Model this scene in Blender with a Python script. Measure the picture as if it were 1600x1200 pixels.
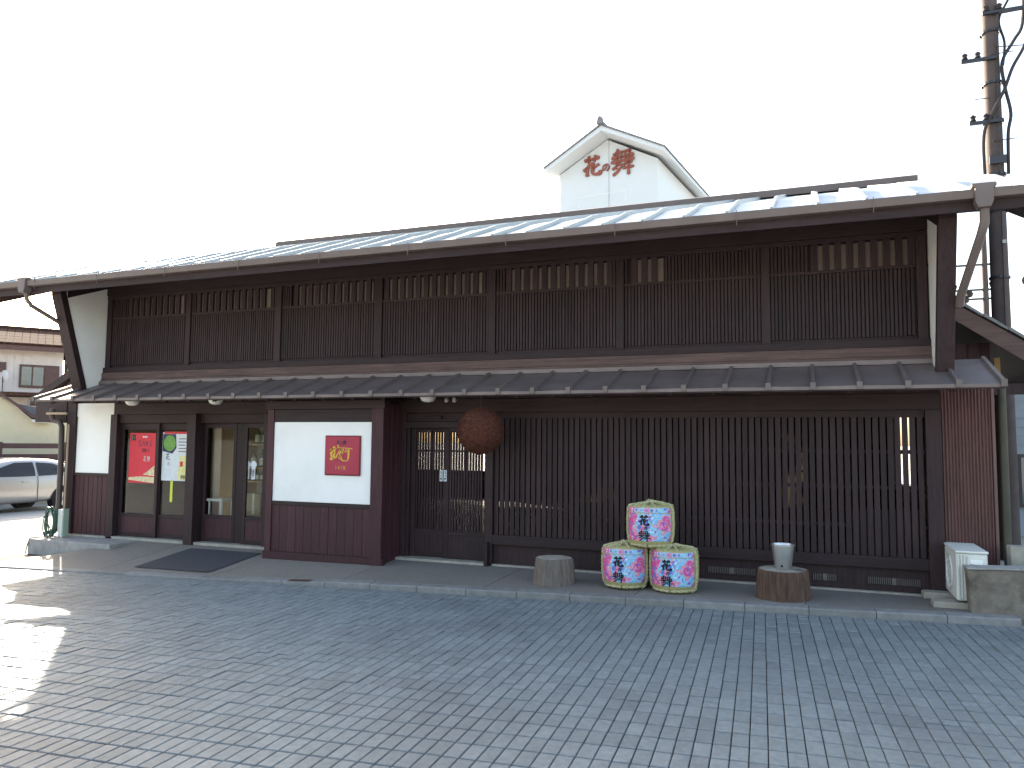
import bpy, math, random
from mathutils import Vector, Matrix
random.seed(7)
SC = bpy.context.scene
for o in list(bpy.data.objects): bpy.data.objects.remove(o, do_unlink=True)
COL = SC.collection
rad = math.radians

# ---------------------------------------------------------------- camera
CAM_H = 1.6
F_PX = 1197.0
_yaw, _pitch, _roll = rad(21.22), rad(4.29), rad(0.5)
_fw = Vector((-math.sin(_yaw)*math.cos(_pitch), math.cos(_yaw)*math.cos(_pitch), math.sin(_pitch)))
_r0 = Vector((math.cos(_yaw), math.sin(_yaw), 0)); _u0 = _r0.cross(_fw)
_R = _r0*math.cos(_roll) + _u0*math.sin(_roll); _U = _u0*math.cos(_roll) - _r0*math.sin(_roll)
cd = bpy.data.cameras.new('camera'); cam = bpy.data.objects.new('camera', cd); COL.objects.link(cam)
cd.sensor_fit = 'HORIZONTAL'; cd.sensor_width = 36.0; cd.lens = 36.0*F_PX/1600.0
cd.clip_start = 0.05; cd.clip_end = 3000
cam.matrix_world = Matrix(((_R.x, _U.x, -_fw.x, 0), (_R.y, _U.y, -_fw.y, 0), (_R.z, _U.z, -_fw.z, CAM_H), (0, 0, 0, 1)))
SC.camera = cam

# ---------------------------------------------------------------- sky and sun
SUN_EL = rad(24.4); SUN_AZ = math.atan2(-0.786, 0.618)      # direction to the sun, from +Y clockwise
w = bpy.data.worlds.new('World'); SC.world = w; w.use_nodes = True
nt = w.node_tree; nt.nodes.clear()
sky = nt.nodes.new('ShaderNodeTexSky'); sky.sky_type = 'NISHITA'; sky.sun_disc = False
sky.sun_elevation = SUN_EL; sky.sun_rotation = SUN_AZ
sky.air_density = 1.0; sky.dust_density = 3.0; sky.ozone_density = 1.0; sky.altitude = 20
bg = nt.nodes.new('ShaderNodeBackground'); bg.inputs[1].default_value = 0.13
wo = nt.nodes.new('ShaderNodeOutputWorld')
nt.links.new(sky.outputs[0], bg.inputs[0]); nt.links.new(bg.outputs[0], wo.inputs[0])
sd = bpy.data.lights.new('sun', 'SUN'); sun = bpy.data.objects.new('sun', sd); COL.objects.link(sun)
sd.energy = 4.5; sd.angle = rad(0.5); sd.color = (1.0, 0.95, 0.87)
_sdir = Vector((math.sin(SUN_AZ)*math.cos(SUN_EL), math.cos(SUN_AZ)*math.cos(SUN_EL), math.sin(SUN_EL)))
sun.rotation_euler = _sdir.to_track_quat('Z', 'Y').to_euler(); sun.location = (-20, 20, 20)
vs = SC.view_settings; vs.view_transform = 'Standard'; vs.look = 'None'; vs.gamma = 1.0; vs.use_curve_mapping = False
vs.exposure = 2.4
try:
    vs.use_white_balance = True; vs.white_balance_temperature = 7350; vs.white_balance_tint = 10
except Exception: pass
SC.cycles.max_bounces = 6; SC.cycles.diffuse_bounces = 3; SC.cycles.glossy_bounces = 3
SC.cycles.transmission_bounces = 4; SC.cycles.transparent_max_bounces = 8
SC.cycles.caustics_reflective = False; SC.cycles.caustics_refractive = False

# ---------------------------------------------------------------- materials
MATS = {}
def mat(name, col, rough=0.7, var=0.25, scale=6.0, stretch=(1, 1, 1), bump=0.15, bscale=None, metal=0.0, spec=0.3, col2=None, dirt=0.0, dirtcol=None, dscale=1.3, obj_rand=0.0, tone=False, coat=0.0):
    m = bpy.data.materials.new(name); m.use_nodes = True; MATS[name] = m
    n = m.node_tree; N = n.nodes; L = n.links
    b = N['Principled BSDF']; b.inputs['Roughness'].default_value = rough; b.inputs['Metallic'].default_value = metal
    b.inputs['Specular IOR Level'].default_value = spec; b.inputs['Coat Weight'].default_value = coat
    tc = N.new('ShaderNodeNewGeometry'); mp = N.new('ShaderNodeMapping'); mp.inputs['Scale'].default_value = stretch
    L.new(tc.outputs['Position'], mp.inputs['Vector'])
    nz = N.new('ShaderNodeTexNoise'); nz.inputs['Scale'].default_value = scale; nz.inputs['Detail'].default_value = 6; nz.inputs['Roughness'].default_value = 0.62
    L.new(mp.outputs[0], nz.inputs['Vector'])
    r = N.new('ShaderNodeValToRGB'); c2 = col2 or [c*(1-var) for c in col]
    r.color_ramp.elements[0].position = 0.3; r.color_ramp.elements[1].position = 0.7
    r.color_ramp.elements[0].color = (*c2, 1); r.color_ramp.elements[1].color = (*(col if col2 else [min(1, c*(1+var)) for c in col]), 1)
    L.new(nz.outputs['Fac'], r.inputs[0]); out = r.outputs[0]
    if dirt > 0:
        nd = N.new('ShaderNodeTexNoise'); nd.inputs['Scale'].default_value = dscale; nd.inputs['Detail'].default_value = 8; nd.inputs['Roughness'].default_value = 0.7
        L.new(tc.outputs['Position'], nd.inputs['Vector'])
        rd = N.new('ShaderNodeMapRange'); rd.inputs['From Min'].default_value = 0.48; rd.inputs['From Max'].default_value = 0.72; rd.inputs['To Max'].default_value = dirt
        L.new(nd.outputs['Fac'], rd.inputs['Value'])
        mx = N.new('ShaderNodeMix'); mx.data_type = 'RGBA'
        L.new(rd.outputs[0], mx.inputs[0]); L.new(out, mx.inputs[6]); mx.inputs[7].default_value = (*(dirtcol or [c*0.5 for c in col]), 1); out = mx.outputs[2]
    if obj_rand > 0 or tone:
        if tone:
            at = N.new('ShaderNodeAttribute'); at.attribute_name = 'tone'; src = at.outputs['Fac']
        else:
            oi = N.new('ShaderNodeObjectInfo'); src = oi.outputs['Random']
        mr = N.new('ShaderNodeMapRange'); k = obj_rand or 0.25; mr.inputs['To Min'].default_value = 1-k; mr.inputs['To Max'].default_value = 1+k
        L.new(src, mr.inputs['Value'])
        hv = N.new('ShaderNodeHueSaturation'); L.new(mr.outputs[0], hv.inputs['Value']); L.new(out, hv.inputs['Color']); out = hv.outputs[0]
    L.new(out, b.inputs['Base Color'])
    if bump > 0:
        nb = N.new('ShaderNodeTexNoise'); nb.inputs['Scale'].default_value = bscale or scale*5; nb.inputs['Detail'].default_value = 4
        L.new(mp.outputs[0], nb.inputs['Vector'])
        bp = N.new('ShaderNodeBump'); bp.inputs['Strength'].default_value = bump; bp.inputs['Distance'].default_value = 0.01
        L.new(nb.outputs['Fac'], bp.inputs['Height']); L.new(bp.outputs[0], b.inputs['Normal'])
    return m
ZS = (9, 9, 0.7)
wood = mat('dark_stained_wood', (0.0275, 0.0138, 0.0152), 0.62, 0.35, 4, ZS, 0.25, obj_rand=0.22, dirt=0.3, dirtcol=(0.042, 0.027, 0.029))
wood_x = mat('dark_stained_beam', (0.0275, 0.014, 0.0155), 0.62, 0.35, 4, (0.7, 9, 9), 0.25, obj_rand=0.15, dirt=0.3, dirtcol=(0.046, 0.030, 0.031))
wood_red = mat('reddish_brown_boarding', (0.052, 0.0185, 0.0225), 0.6, 0.3, 4, ZS, 0.22, obj_rand=0.18)
wood_sill = mat('weathered_sill_wood', (0.10, 0.062, 0.055), 0.7, 0.35, 3, (0.6, 9, 9), 0.3, dirt=0.5, dirtcol=(0.05, 0.03, 0.03))
plaster = mat('white_plaster', (0.80, 0.79, 0.76), 0.85, 0.03, 2.5, bump=0.04, bscale=60, dirt=0.35, dirtcol=(0.64, 0.62, 0.58), dscale=1.4)
paper = mat('slot_backing_plaster', (0.17, 0.135, 0.115), 0.9, 0.2, 3, bump=0.05)
concrete = mat('concrete', (0.30, 0.29, 0.275), 0.9, 0.2, 9, bump=0.3, bscale=80, dirt=0.5, dirtcol=(0.17, 0.165, 0.155))
concrete_l = mat('pale_concrete', (0.34, 0.315, 0.265), 0.9, 0.18, 9, bump=0.25, bscale=70, dirt=0.4, dirtcol=(0.20, 0.18, 0.15))
louvm = mat('vent_grey', (0.13, 0.115, 0.10), 0.8, 0.2, 9, bump=0.1)
aggregate = mat('washed_concrete', (0.205, 0.185, 0.165), 0.88, 0.34, 70, bump=0.5, bscale=190, dirt=0.4, dirtcol=(0.15, 0.135, 0.12), obj_rand=0.06)
mossy = mat('stained_concrete', (0.19, 0.165, 0.135), 0.92, 0.3, 7, bump=0.5, bscale=45, dirt=0.9, dirtcol=(0.075, 0.058, 0.042), dscale=2.6)
kerbm = mat('kerb_concrete', (0.21, 0.207, 0.20), 0.85, 0.18, 12, bump=0.3, bscale=90, obj_rand=0.1, dirt=0.4, dirtcol=(0.14, 0.137, 0.13))
paverm = mat('paver_stone', (0.178, 0.202, 0.206), 0.72, 0.16, 22, bump=0.35, bscale=130, tone=True, obj_rand=0.10, dirt=0.7, dirtcol=(0.112, 0.114, 0.12), dscale=0.55)
sand = mat('joint_sand', (0.036, 0.031, 0.03), 0.95, 0.4, 30, bump=0.4)
groundm = mat('ground_concrete', (0.36, 0.35, 0.33), 0.9, 0.15, 1.5, bump=0.2, bscale=40, dirt=0.3)
roofm = mat('pale_metal_roofing', (0.38, 0.42, 0.43), 0.42, 0.12, 1.6, bump=0.08, bscale=3, metal=0.25, spec=0.5, dirt=0.3, dirtcol=(0.28, 0.30, 0.30))
ribm = mat('roof_rib_metal', (0.30, 0.34, 0.35), 0.45, 0.12, 2, bump=0.03, metal=0.25, spec=0.5)
lroofm = mat('grey_brown_metal_roofing', (0.155, 0.122, 0.115), 0.5, 0.2, 3, bump=0.1, bscale=6, metal=0.2, spec=0.45, dirt=0.4, dirtcol=(0.20, 0.175, 0.165))
gutm = mat('brown_gutter', (0.125, 0.096, 0.088), 0.5, 0.15, 3, bump=0.05, spec=0.4, dirt=0.3, dirtcol=(0.17, 0.145, 0.135))
pipem = mat('brown_pipe', (0.06, 0.042, 0.036), 0.5, 0.2, 3, bump=0.04, spec=0.4)
greenpipe = mat('olive_pipe', (0.055, 0.052, 0.038), 0.5, 0.2, 3, bump=0.04)
tanpipe = mat('tan_pipe', (0.36, 0.27, 0.19), 0.5, 0.1, 3, bump=0.02)
corr = mat('red_brown_corrugated_steel', (0.145, 0.074, 0.068), 0.5, 0.2, 3, (4, 4, 0.6), 0.08, spec=0.4, dirt=0.45, dirtcol=(0.09, 0.05, 0.045))
metal_d = mat('dark_metal', (0.05, 0.05, 0.055), 0.45, 0.15, 5, bump=0.03, metal=0.6)
alu = mat('aluminium', (0.55, 0.55, 0.54), 0.38, 0.1, 8, bump=0.04, metal=0.85)
white_p = mat('white_enamel', (0.78, 0.78, 0.75), 0.45, 0.04, 4, bump=0.02, spec=0.4, dirt=0.25, dirtcol=(0.55, 0.54, 0.5))
ivory = mat('ivory_enamel', (0.66, 0.66, 0.60), 0.5, 0.05, 6, bump=0.03, spec=0.4, dirt=0.4, dirtcol=(0.42, 0.41, 0.36))
lampw = mat('opal_lamp_shade', (0.80, 0.79, 0.75), 0.35, 0.03, 4, bump=0)
red_p = mat('red_lacquer_sign', (0.36, 0.028, 0.055), 0.5, 0.08, 5, bump=0.03, spec=0.35)
red_d = mat('dark_red_sign_rim', (0.17, 0.018, 0.025), 0.5, 0.1, 5, bump=0.03)
gold = mat('gold_lettering', (0.62, 0.36, 0.05), 0.5, 0.15, 12, bump=0.05)
ink = mat('black_ink', (0.012, 0.011, 0.014), 0.6, 0.2, 20, bump=0)
ink_b = mat('dark_sign_lettering', (0.07, 0.03, 0.06), 0.6, 0.2, 20, bump=0)
signred = mat('red_brown_lettering', (0.25, 0.075, 0.05), 0.6, 0.15, 3, bump=0.03)
poster_r = mat('red_poster_print', (0.62, 0.03, 0.05), 0.5, 0.06, 9, bump=0)
poster_w = mat('white_poster_print', (0.62, 0.66, 0.68), 0.5, 0.1, 14, bump=0)
poster_y = mat('yellow_poster_print', (0.66, 0.60, 0.12), 0.5, 0.35, 18, bump=0, col2=(0.75, 0.72, 0.5))
poster_g = mat('green_poster_print', (0.14, 0.32, 0.07), 0.5, 0.3, 30, bump=0)
poster_n = mat('navy_poster_print', (0.03, 0.035, 0.09), 0.5, 0.3, 10, bump=0)
poster_c = mat('cream_poster_print', (0.62, 0.52, 0.32), 0.5, 0.3, 25, bump=0)
limestrip = mat('lime_strip', (0.62, 0.68, 0.08), 0.5, 0.1, 6, bump=0)
straw = mat('straw_matting', (0.46, 0.42, 0.19), 0.9, 0.35, 14, (6, 6, 1), 0.7, bscale=40, col2=(0.32, 0.29, 0.13))
rope_m = mat('straw_rope', (0.46, 0.43, 0.25), 0.9, 0.3, 40, bump=0.5, bscale=120)
bark = mat('brown_bark', (0.105, 0.062, 0.045), 0.95, 0.45, 5, (7, 7, 0.8), 1.0, bscale=22, dirt=0.5, dirtcol=(0.05, 0.033, 0.026))
cutwood = mat('weathered_cut_wood', (0.165, 0.135, 0.115), 0.92, 0.3, 6, (8, 8, 0.8), 0.8, bscale=20, dirt=0.6, dirtcol=(0.085, 0.065, 0.055))
cuttop = mat('pale_cut_wood_top', (0.38, 0.34, 0.28), 0.9, 0.25, 9, bump=0.4, dirt=0.5, dirtcol=(0.2, 0.17, 0.13))
cedar = mat('dried_cedar_needles', (0.125, 0.04, 0.026), 0.95, 0.5, 18, bump=0, col2=(0.075, 0.028, 0.018))
matm = mat('rubber_mat', (0.055, 0.058, 0.066), 0.85, 0.2, 40, bump=0.6, bscale=160)
hose_m = mat('green_hose', (0.025, 0.085, 0.06), 0.4, 0.2, 5, bump=0.02, spec=0.5)
hosefr = mat('pale_green_plastic', (0.30, 0.38, 0.30), 0.5, 0.1, 5, bump=0)
polem = mat('concrete_pole', (0.085, 0.066, 0.062), 0.85, 0.15, 5, bump=0.15, dirt=0.4)
cablem = mat('black_cable', (0.025, 0.022, 0.024), 0.55, 0.2, 5, bump=0)
insul = mat('porcelain', (0.35, 0.34, 0.33), 0.3, 0.1, 5, bump=0)
kurawall = mat('white_tower_wall', (0.58, 0.63, 0.66), 0.8, 0.02, 0.8, bump=0.02)
tile_g = mat('grey_roof_tile', (0.16, 0.165, 0.175), 0.6, 0.25, 8, bump=0.2, obj_rand=0.12)
tile_b = mat('brown_roof_tile', (0.06, 0.032, 0.025), 1.0, 0.3, 7, bump=0.3, spec=0.05, obj_rand=0.15)
housew = mat('pale_house_siding', (0.58, 0.52, 0.50), 0.8, 0.06, 3, bump=0.05)
creamw = mat('cream_mortar_wall', (0.66, 0.58, 0.40), 0.85, 0.06, 2, bump=0.1, dirt=0.25, dirtcol=(0.55, 0.47, 0.32))
brown_t = mat('brown_trim', (0.10, 0.055, 0.05), 0.6, 0.2, 4, bump=0.05)
bluew = mat('blue_grey_siding', (0.28, 0.31, 0.34), 0.7, 0.1, 3, bump=0.05)
carp = mat('silver_beige_car_paint', (0.45, 0.44, 0.42), 0.28, 0.02, 2, bump=0, metal=0.55, spec=0.5, coat=0.6)
tyrem = mat('tyre_rubber', (0.02, 0.02, 0.02), 0.85, 0.2, 20, bump=0.1)
tan_b = mat('tan_plywood', (0.42, 0.27, 0.12), 0.7, 0.12, 3, ZS, 0.05)
cardm = mat('cardboard', (0.40, 0.31, 0.18), 0.85, 0.15, 8, bump=0.05)
floor_d = mat('dark_floor', (0.12, 0.10, 0.085), 0.6, 0.2, 4, bump=0.1)
inwall = mat('interior_wall', (0.42, 0.39, 0.33), 0.9, 0.1, 3, bump=0.05)
indark = mat('interior_boarding', (0.05, 0.038, 0.032), 0.9, 0.2, 3, bump=0.05)
bottleg = mat('green_bottle_glass', (0.10, 0.13, 0.07), 0.15, 0.3, 6, bump=0, spec=0.6)
bottlel = mat('bottle_label', (0.72, 0.68, 0.52), 0.6, 0.1, 20, bump=0)
rust = mat('rusty_steel', (0.10, 0.045, 0.035), 0.9, 0.5, 14, bump=0.4)
dishm = mat('dish_enamel', (0.55, 0.55, 0.55), 0.5, 0.05, 3, bump=0)

def glassmat(name, tint=(0.9, 0.95, 0.95), ior=1.5):
    m = bpy.data.materials.new(name); m.use_nodes = True; n = m.node_tree; N = n.nodes; L = n.links; N.clear()
    o = N.new('ShaderNodeOutputMaterial'); t = N.new('ShaderNodeBsdfTransparent'); t.inputs[0].default_value = (*tint, 1)
    g = N.new('ShaderNodeBsdfGlossy'); g.inputs['Roughness'].default_value = 0.02
    f = N.new('ShaderNodeFresnel'); f.inputs[0].default_value = ior
    tc = N.new('ShaderNodeTexCoord'); nz = N.new('ShaderNodeTexNoise'); nz.inputs['Scale'].default_value = 1.7
    L.new(tc.outputs['Object'], nz.inputs['Vector']); bp = N.new('ShaderNodeBump'); bp.inputs['Strength'].default_value = 0.012; bp.inputs['Distance'].default_value = 0.03
    L.new(nz.outputs['Fac'], bp.inputs['Height']); L.new(bp.outputs[0], g.inputs['Normal'])
    x = N.new('ShaderNodeMixShader'); L.new(f.outputs[0], x.inputs[0]); L.new(t.outputs[0], x.inputs[1]); L.new(g.outputs[0], x.inputs[2]); L.new(x.outputs[0], o.inputs[0])
    return m
glass = glassmat('window_glass', (0.93, 0.95, 0.95), 1.22); carglass = mat('tinted_car_glass', (0.03, 0.032, 0.035), 0.12, 0.1, 2, bump=0, spec=0.35); farglass = mat('far_window_glass', (0.10, 0.11, 0.12), 0.08, 0.2, 2, bump=0, spec=0.8)

def dimmer_mat():
    m = bpy.data.materials.new('dimming_translucent'); m.use_nodes = True; n = m.node_tree; N = n.nodes; L = n.links; N.clear()
    o = N.new('ShaderNodeOutputMaterial'); a = N.new('ShaderNodeBsdfTranslucent'); nz = N.new('ShaderNodeTexNoise'); nz.inputs['Scale'].default_value = 2.2; nz.inputs['Detail'].default_value = 5
    g_ = N.new('ShaderNodeNewGeometry'); L.new(g_.outputs['Position'], nz.inputs['Vector']); r = N.new('ShaderNodeValToRGB'); r.color_ramp.elements[0].position = .42; r.color_ramp.elements[1].position = .62
    r.color_ramp.elements[0].color = (.008, .008, .008, 1); r.color_ramp.elements[1].color = (.11, .10, .08, 1); L.new(nz.outputs['Fac'], r.inputs[0]); L.new(r.outputs[0], a.inputs[0]); L.new(a.outputs[0], o.inputs[0])
    return m
dimmer = dimmer_mat()  # weak translucency, cuts the light passing the added rear panes
def barrel_print():
    m = bpy.data.materials.new('flower_print'); m.use_nodes = True; n = m.node_tree; N = n.nodes; L = n.links
    b = N['Principled BSDF']; b.inputs['Roughness'].default_value = 0.55
    tc = N.new('ShaderNodeTexCoord')
    wv = N.new('ShaderNodeTexNoise'); wv.inputs['Scale'].default_value = 14; wv.inputs['Detail'].default_value = 2
    L.new(tc.outputs['Object'], wv.inputs['Vector'])
    mx = N.new('ShaderNodeMix'); mx.data_type = 'RGBA'; mx.inputs[0].default_value = 0.10
    L.new(tc.outputs['Object'], mx.inputs[6]); L.new(wv.outputs['Color'], mx.inputs[7])
    # large drifts of pink and blue
    n1 = N.new('ShaderNodeTexNoise'); n1.inputs['Scale'].default_value = 8.5; n1.inputs['Detail'].default_value = 1.5
    L.new(tc.outputs['Object'], n1.inputs['Vector'])
    r1 = N.new('ShaderNodeValToRGB'); r1.color_ramp.interpolation = 'CONSTANT'; e = r1.color_ramp.elements
    e[0].position = 0.0; e[0].color = (0.62, 0.07, 0.27, 1); e[1].position = 0.45; e[1].color = (0.72, 0.22, 0.36, 1)
    for p, c in ((0.53, (0.12, 0.42, 0.70)), (0.59, (0.34, 0.60, 0.74)), (0.64, (0.10, 0.40, 0.70)), (0.70, (0.26, 0.54, 0.74)), (0.76, (0.70, 0.20, 0.38))):
        q = e.new(p); q.color = (*c, 1)
    sp = N.new('ShaderNodeSeparateXYZ'); L.new(tc.outputs['Object'], sp.inputs[0])
    sq = N.new('ShaderNodeMath'); sq.operation = 'MULTIPLY_ADD'; sq.inputs[1].default_value = 1.0; sq.inputs[2].default_value = -0.02; L.new(sp.outputs[0], sq.inputs[0])
    s2 = N.new('ShaderNodeMath'); s2.operation = 'MULTIPLY'; L.new(sq.outputs[0], s2.inputs[0]); L.new(sq.outputs[0], s2.inputs[1])
    s3 = N.new('ShaderNodeMath'); s3.operation = 'MULTIPLY_ADD'; s3.inputs[1].default_value = -6.5; s3.inputs[2].default_value = 0.16; L.new(s2.outputs[0], s3.inputs[0])
    s4 = N.new('ShaderNodeMath'); s4.operation = 'ADD'; L.new(s3.outputs[0], s4.inputs[0]); L.new(n1.outputs['Fac'], s4.inputs[1])
    L.new(s4.outputs[0], r1.inputs[0])
    v = N.new('ShaderNodeTexVoronoi'); v.inputs['Scale'].default_value = 20; L.new(mx.outputs[2], v.inputs['Vector'])
    r2 = N.new('ShaderNodeValToRGB'); r2.color_ramp.interpolation = 'CONSTANT'; e = r2.color_ramp.elements
    e[0].position = 0; e[0].color = (1, 1, 1, 1); e[1].position = 0.16; e[1].color = (0, 0, 0, 1)
    q = e.new(0.36); q.color = (0.45, 0.45, 0.45, 1); q = e.new(0.43); q.color = (0, 0, 0, 1)
    L.new(v.outputs['Distance'], r2.inputs[0])
    m2 = N.new('ShaderNodeMix'); m2.data_type = 'RGBA'; L.new(r2.outputs[0], m2.inputs[0]); L.new(r1.outputs[0], m2.inputs[6]); m2.inputs[7].default_value = (0.74, 0.70, 0.72, 1)
    # small accents: violet, leaf green, salmon
    v2 = N.new('ShaderNodeTexVoronoi'); v2.inputs['Scale'].default_value = 38; L.new(mx.outputs[2], v2.inputs['Vector'])
    r3 = N.new('ShaderNodeValToRGB'); r3.color_ramp.interpolation = 'CONSTANT'; e = r3.color_ramp.elements
    e[0].position = 0; e[0].color = (0.20, 0.12, 0.48, 1); e[1].position = 0.3; e[1].color = (0.30, 0.50, 0.40, 1)
    for p, c in ((0.5, (0.74, 0.27, 0.25)), (0.72, (0.05, 0.20, 0.55))):
        q = e.new(p); q.color = (*c, 1)
    sx = N.new('ShaderNodeSeparateColor'); L.new(v2.outputs['Color'], sx.inputs[0]); L.new(sx.outputs[0], r3.inputs[0])
    ac = N.new('ShaderNodeMath'); ac.operation = 'LESS_THAN'; ac.inputs[1].default_value = 0.22; L.new(sx.outputs[1], ac.inputs[0])
    m3 = N.new('ShaderNodeMix'); m3.data_type = 'RGBA'; L.new(ac.outputs[0], m3.inputs[0]); L.new(m2.outputs[2], m3.inputs[6]); L.new(r3.outputs[0], m3.inputs[7])
    L.new(m3.outputs[2], b.inputs['Base Color'])
    return m
printm = barrel_print()
print_blue = mat('pale_blue_print', (0.22, 0.52, 0.72), 0.55, 0.2, 30, bump=0, col2=(0.50, 0.66, 0.76))
print_pink = mat('pink_print', (0.68, 0.16, 0.34), 0.55, 0.25, 30, bump=0, col2=(0.74, 0.42, 0.52))
print_ink = mat('blue_print_lettering', (0.08, 0.12, 0.42), 0.6, 0.1, 20, bump=0)

# ---------------------------------------------------------------- mesh helpers
WL = {}
def empty(name, loc, parent=None):
    o = bpy.data.objects.new(name, None); COL.objects.link(o); o.empty_display_size = 0.2
    loc = Vector(loc); WL[o] = loc
    if parent: o.parent = parent; o.location = loc - WL[parent]
    else: o.location = loc
    return o
def tag(o, label=None, cat=None, group=None, kind=None):
    if label: o['label'] = label
    if cat: o['category'] = cat
    if group: o['group'] = group
    if kind: o['kind'] = kind
    return o
class MB:
    def __init__(s): s.v = []; s.f = []
    def poly(s, pts):
        i = len(s.v); s.v += [tuple(p) for p in pts]; s.f.append(tuple(range(i, i+len(pts)))); return s
    def box(s, x0, x1, y0, y1, z0, z1):
        i = len(s.v)
        s.v += [(x0,y0,z0),(x1,y0,z0),(x1,y1,z0),(x0,y1,z0),(x0,y0,z1),(x1,y0,z1),(x1,y1,z1),(x0,y1,z1)]
        s.f += [tuple(i+k for k in q) for q in ((0,3,2,1),(4,5,6,7),(0,1,5,4),(1,2,6,5),(2,3,7,6),(3,0,4,7))]; return s
    def prism(s, pts, vec):
        n = len(pts); i = len(s.v); vec = Vector(vec)
        s.v += [tuple(p) for p in pts] + [tuple(Vector(p)+vec) for p in pts]
        s.f += [tuple(i+k for k in range(n)), tuple(i+n+k for k in reversed(range(n)))]
        s.f += [(i+(k+1)%n, i+k, i+n+k, i+n+(k+1)%n) for k in range(n)]; return s
    def tube(s, path, r, n=8, cap=True, closed=False):
        P = [Vector(p) for p in path]; m = len(P); i0 = len(s.v)
        rr = r if isinstance(r, (list, tuple)) else [r]*m
        up = None
        for k in range(m):
            if closed: d = P[(k+1) % m]-P[k-1]
            else: d = P[min(k+1, m-1)]-P[max(k-1, 0)]
            d.normalize()
            if up is None: up = Vector((0,0,1)) if abs(d.z) < 0.9 else Vector((1,0,0))
            a = (up - d*up.dot(d)); 
            if a.length < 1e-4: a = d.orthogonal()
            a.normalize(); b = d.cross(a); up = a
            for j in range(n):
                t = 2*math.pi*j/n; s.v.append(tuple(P[k]+a*math.cos(t)*rr[k]+b*math.sin(t)*rr[k]))
        for k in range(m if closed else m-1):
            for j in range(n):
                k2 = (k+1) % m
                s.f.append((i0+k*n+j, i0+k*n+(j+1)%n, i0+k2*n+(j+1)%n, i0+k2*n+j))
        if cap and not closed:
            s.f.append(tuple(i0+j for j in reversed(range(n)))); s.f.append(tuple(i0+(m-1)*n+j for j in range(n)))
        return s
    def lathe(s, prof, n=32, c=(0,0,0), axis='z', a0=0.0, a1=None, rf=None):
        i0 = len(s.v); full = a1 is None; cnt = n if full else n+1; a1 = 2*math.pi if full else a1
        for (r, z) in prof:
            for j in range(cnt):
                t = a0+(a1-a0)*j/n; q = r*(rf(t, z) if rf else 1)
                x, y = q*math.cos(t), q*math.sin(t)
                p = (x, y, z) if axis == 'z' else ((z, x, y) if axis == 'x' else (x, z, y))
                s.v.append((p[0]+c[0], p[1]+c[1], p[2]+c[2]))
        for k in range(len(prof)-1):
            for j in range(n):
                j2 = (j+1) % cnt
                s.f.append((i0+k*cnt+j, i0+k*cnt+j2, i0+(k+1)*cnt+j2, i0+(k+1)*cnt+j))
        return s
    def grid(s, fn, nu, nv):
        i0 = len(s.v)
        for a in range(nu+1):
            for b in range(nv+1): s.v.append(tuple(fn(a/nu, b/nv)))
        for a in range(nu):
            for b in range(nv):
                q = i0+a*(nv+1)+b; s.f.append((q, q+nv+1, q+nv+2, q+1))
        return s
    def mesh(s, name, m, off=Vector((0,0,0)), smooth=False):
        me = bpy.data.meshes.new(name); me.from_pydata([(a-off.x, b-off.y, c-off.z) for a, b, c in s.v], [], s.f)
        if m: me.materials.append(m)
        if smooth: me.polygons.foreach_set('use_smooth', [True]*len(me.polygons))
        me.update(); return me
    def build(s, name, m, parent=None, smooth=False, bevel=0.0, recalc=False):
        xs = [p[0] for p in s.v]; ys = [p[1] for p in s.v]; zs = [p[2] for p in s.v]
        c = Vector(((min(xs)+max(xs))/2, (min(ys)+max(ys))/2, min(zs)))
        me = s.mesh(name, m, c, smooth)
        if recalc:
            import bmesh
            bm = bmesh.new(); bm.from_mesh(me); bmesh.ops.recalc_face_normals(bm, faces=bm.faces); bm.to_mesh(me); bm.free()
        o = bpy.data.objects.new(name, me); COL.objects.link(o); WL[o] = c
        if parent: o.parent = parent; o.location = c - WL[parent]
        else: o.location = c
        if smooth: 
            try: me.set_sharp_from_angle(angle=rad(40))
            except Exception: pass
        if bevel:
            b = o.modifiers.new('bevel', 'BEVEL'); b.width = bevel; b.segments = 2; b.limit_method = 'ANGLE'
        return o
def inst(name, me, loc, parent=None, rot=None, scale=None):
    o = bpy.data.objects.new(name, me); COL.objects.link(o); loc = Vector(loc); WL[o] = loc
    o.location = loc - WL[parent] if parent else loc
    if parent: o.parent = parent
    if rot: o.rotation_euler = rot
    if scale: o.scale = scale
    return o
def bx(name, m, parent, x0, x1, y0, y1, z0, z1, bevel=0.0):
    return MB().box(x0, x1, y0, y1, z0, z1).build(name, m, parent, bevel=bevel)

# brush strokes -------------------------------------------------
def cat(pts, k=5):
    if len(pts) < 3: 
        a, b = Vector(pts[0]), Vector(pts[-1]); return [a.lerp(b, i/k) for i in range(k+1)]
    P = [Vector(p) for p in pts]; out = []
    for i in range(len(P)-1):
        p0, p1, p2, p3 = P[max(i-1, 0)], P[i], P[i+1], P[min(i+2, len(P)-1)]
        for j in range(k):
            t = j/k; out.append(0.5*((2*p1)+(p2-p0)*t+(2*p0-5*p1+4*p2-p3)*t*t+(3*p1-p0-3*p2+p3)*t**3))
    out.append(P[-1]); return out
HANA = [([(.10,.79),(.5,.82),(.90,.86)],1.0), ([(.34,1.0),(.36,.84),(.34,.68)],1.0), ([(.70,1.0),(.66,.86),(.60,.70)],.95),
        ([(.40,.64),(.28,.46),(.06,.28)],1.0), ([(.27,.46),(.27,.25),(.25,.0)],1.15), ([(.88,.54),(.72,.44),(.52,.36)],.85),
        ([(.55,.66),(.54,.35),(.53,.16),(.62,.06),(.80,.05),(.92,.08),(.94,.22)],1.15)]
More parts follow.
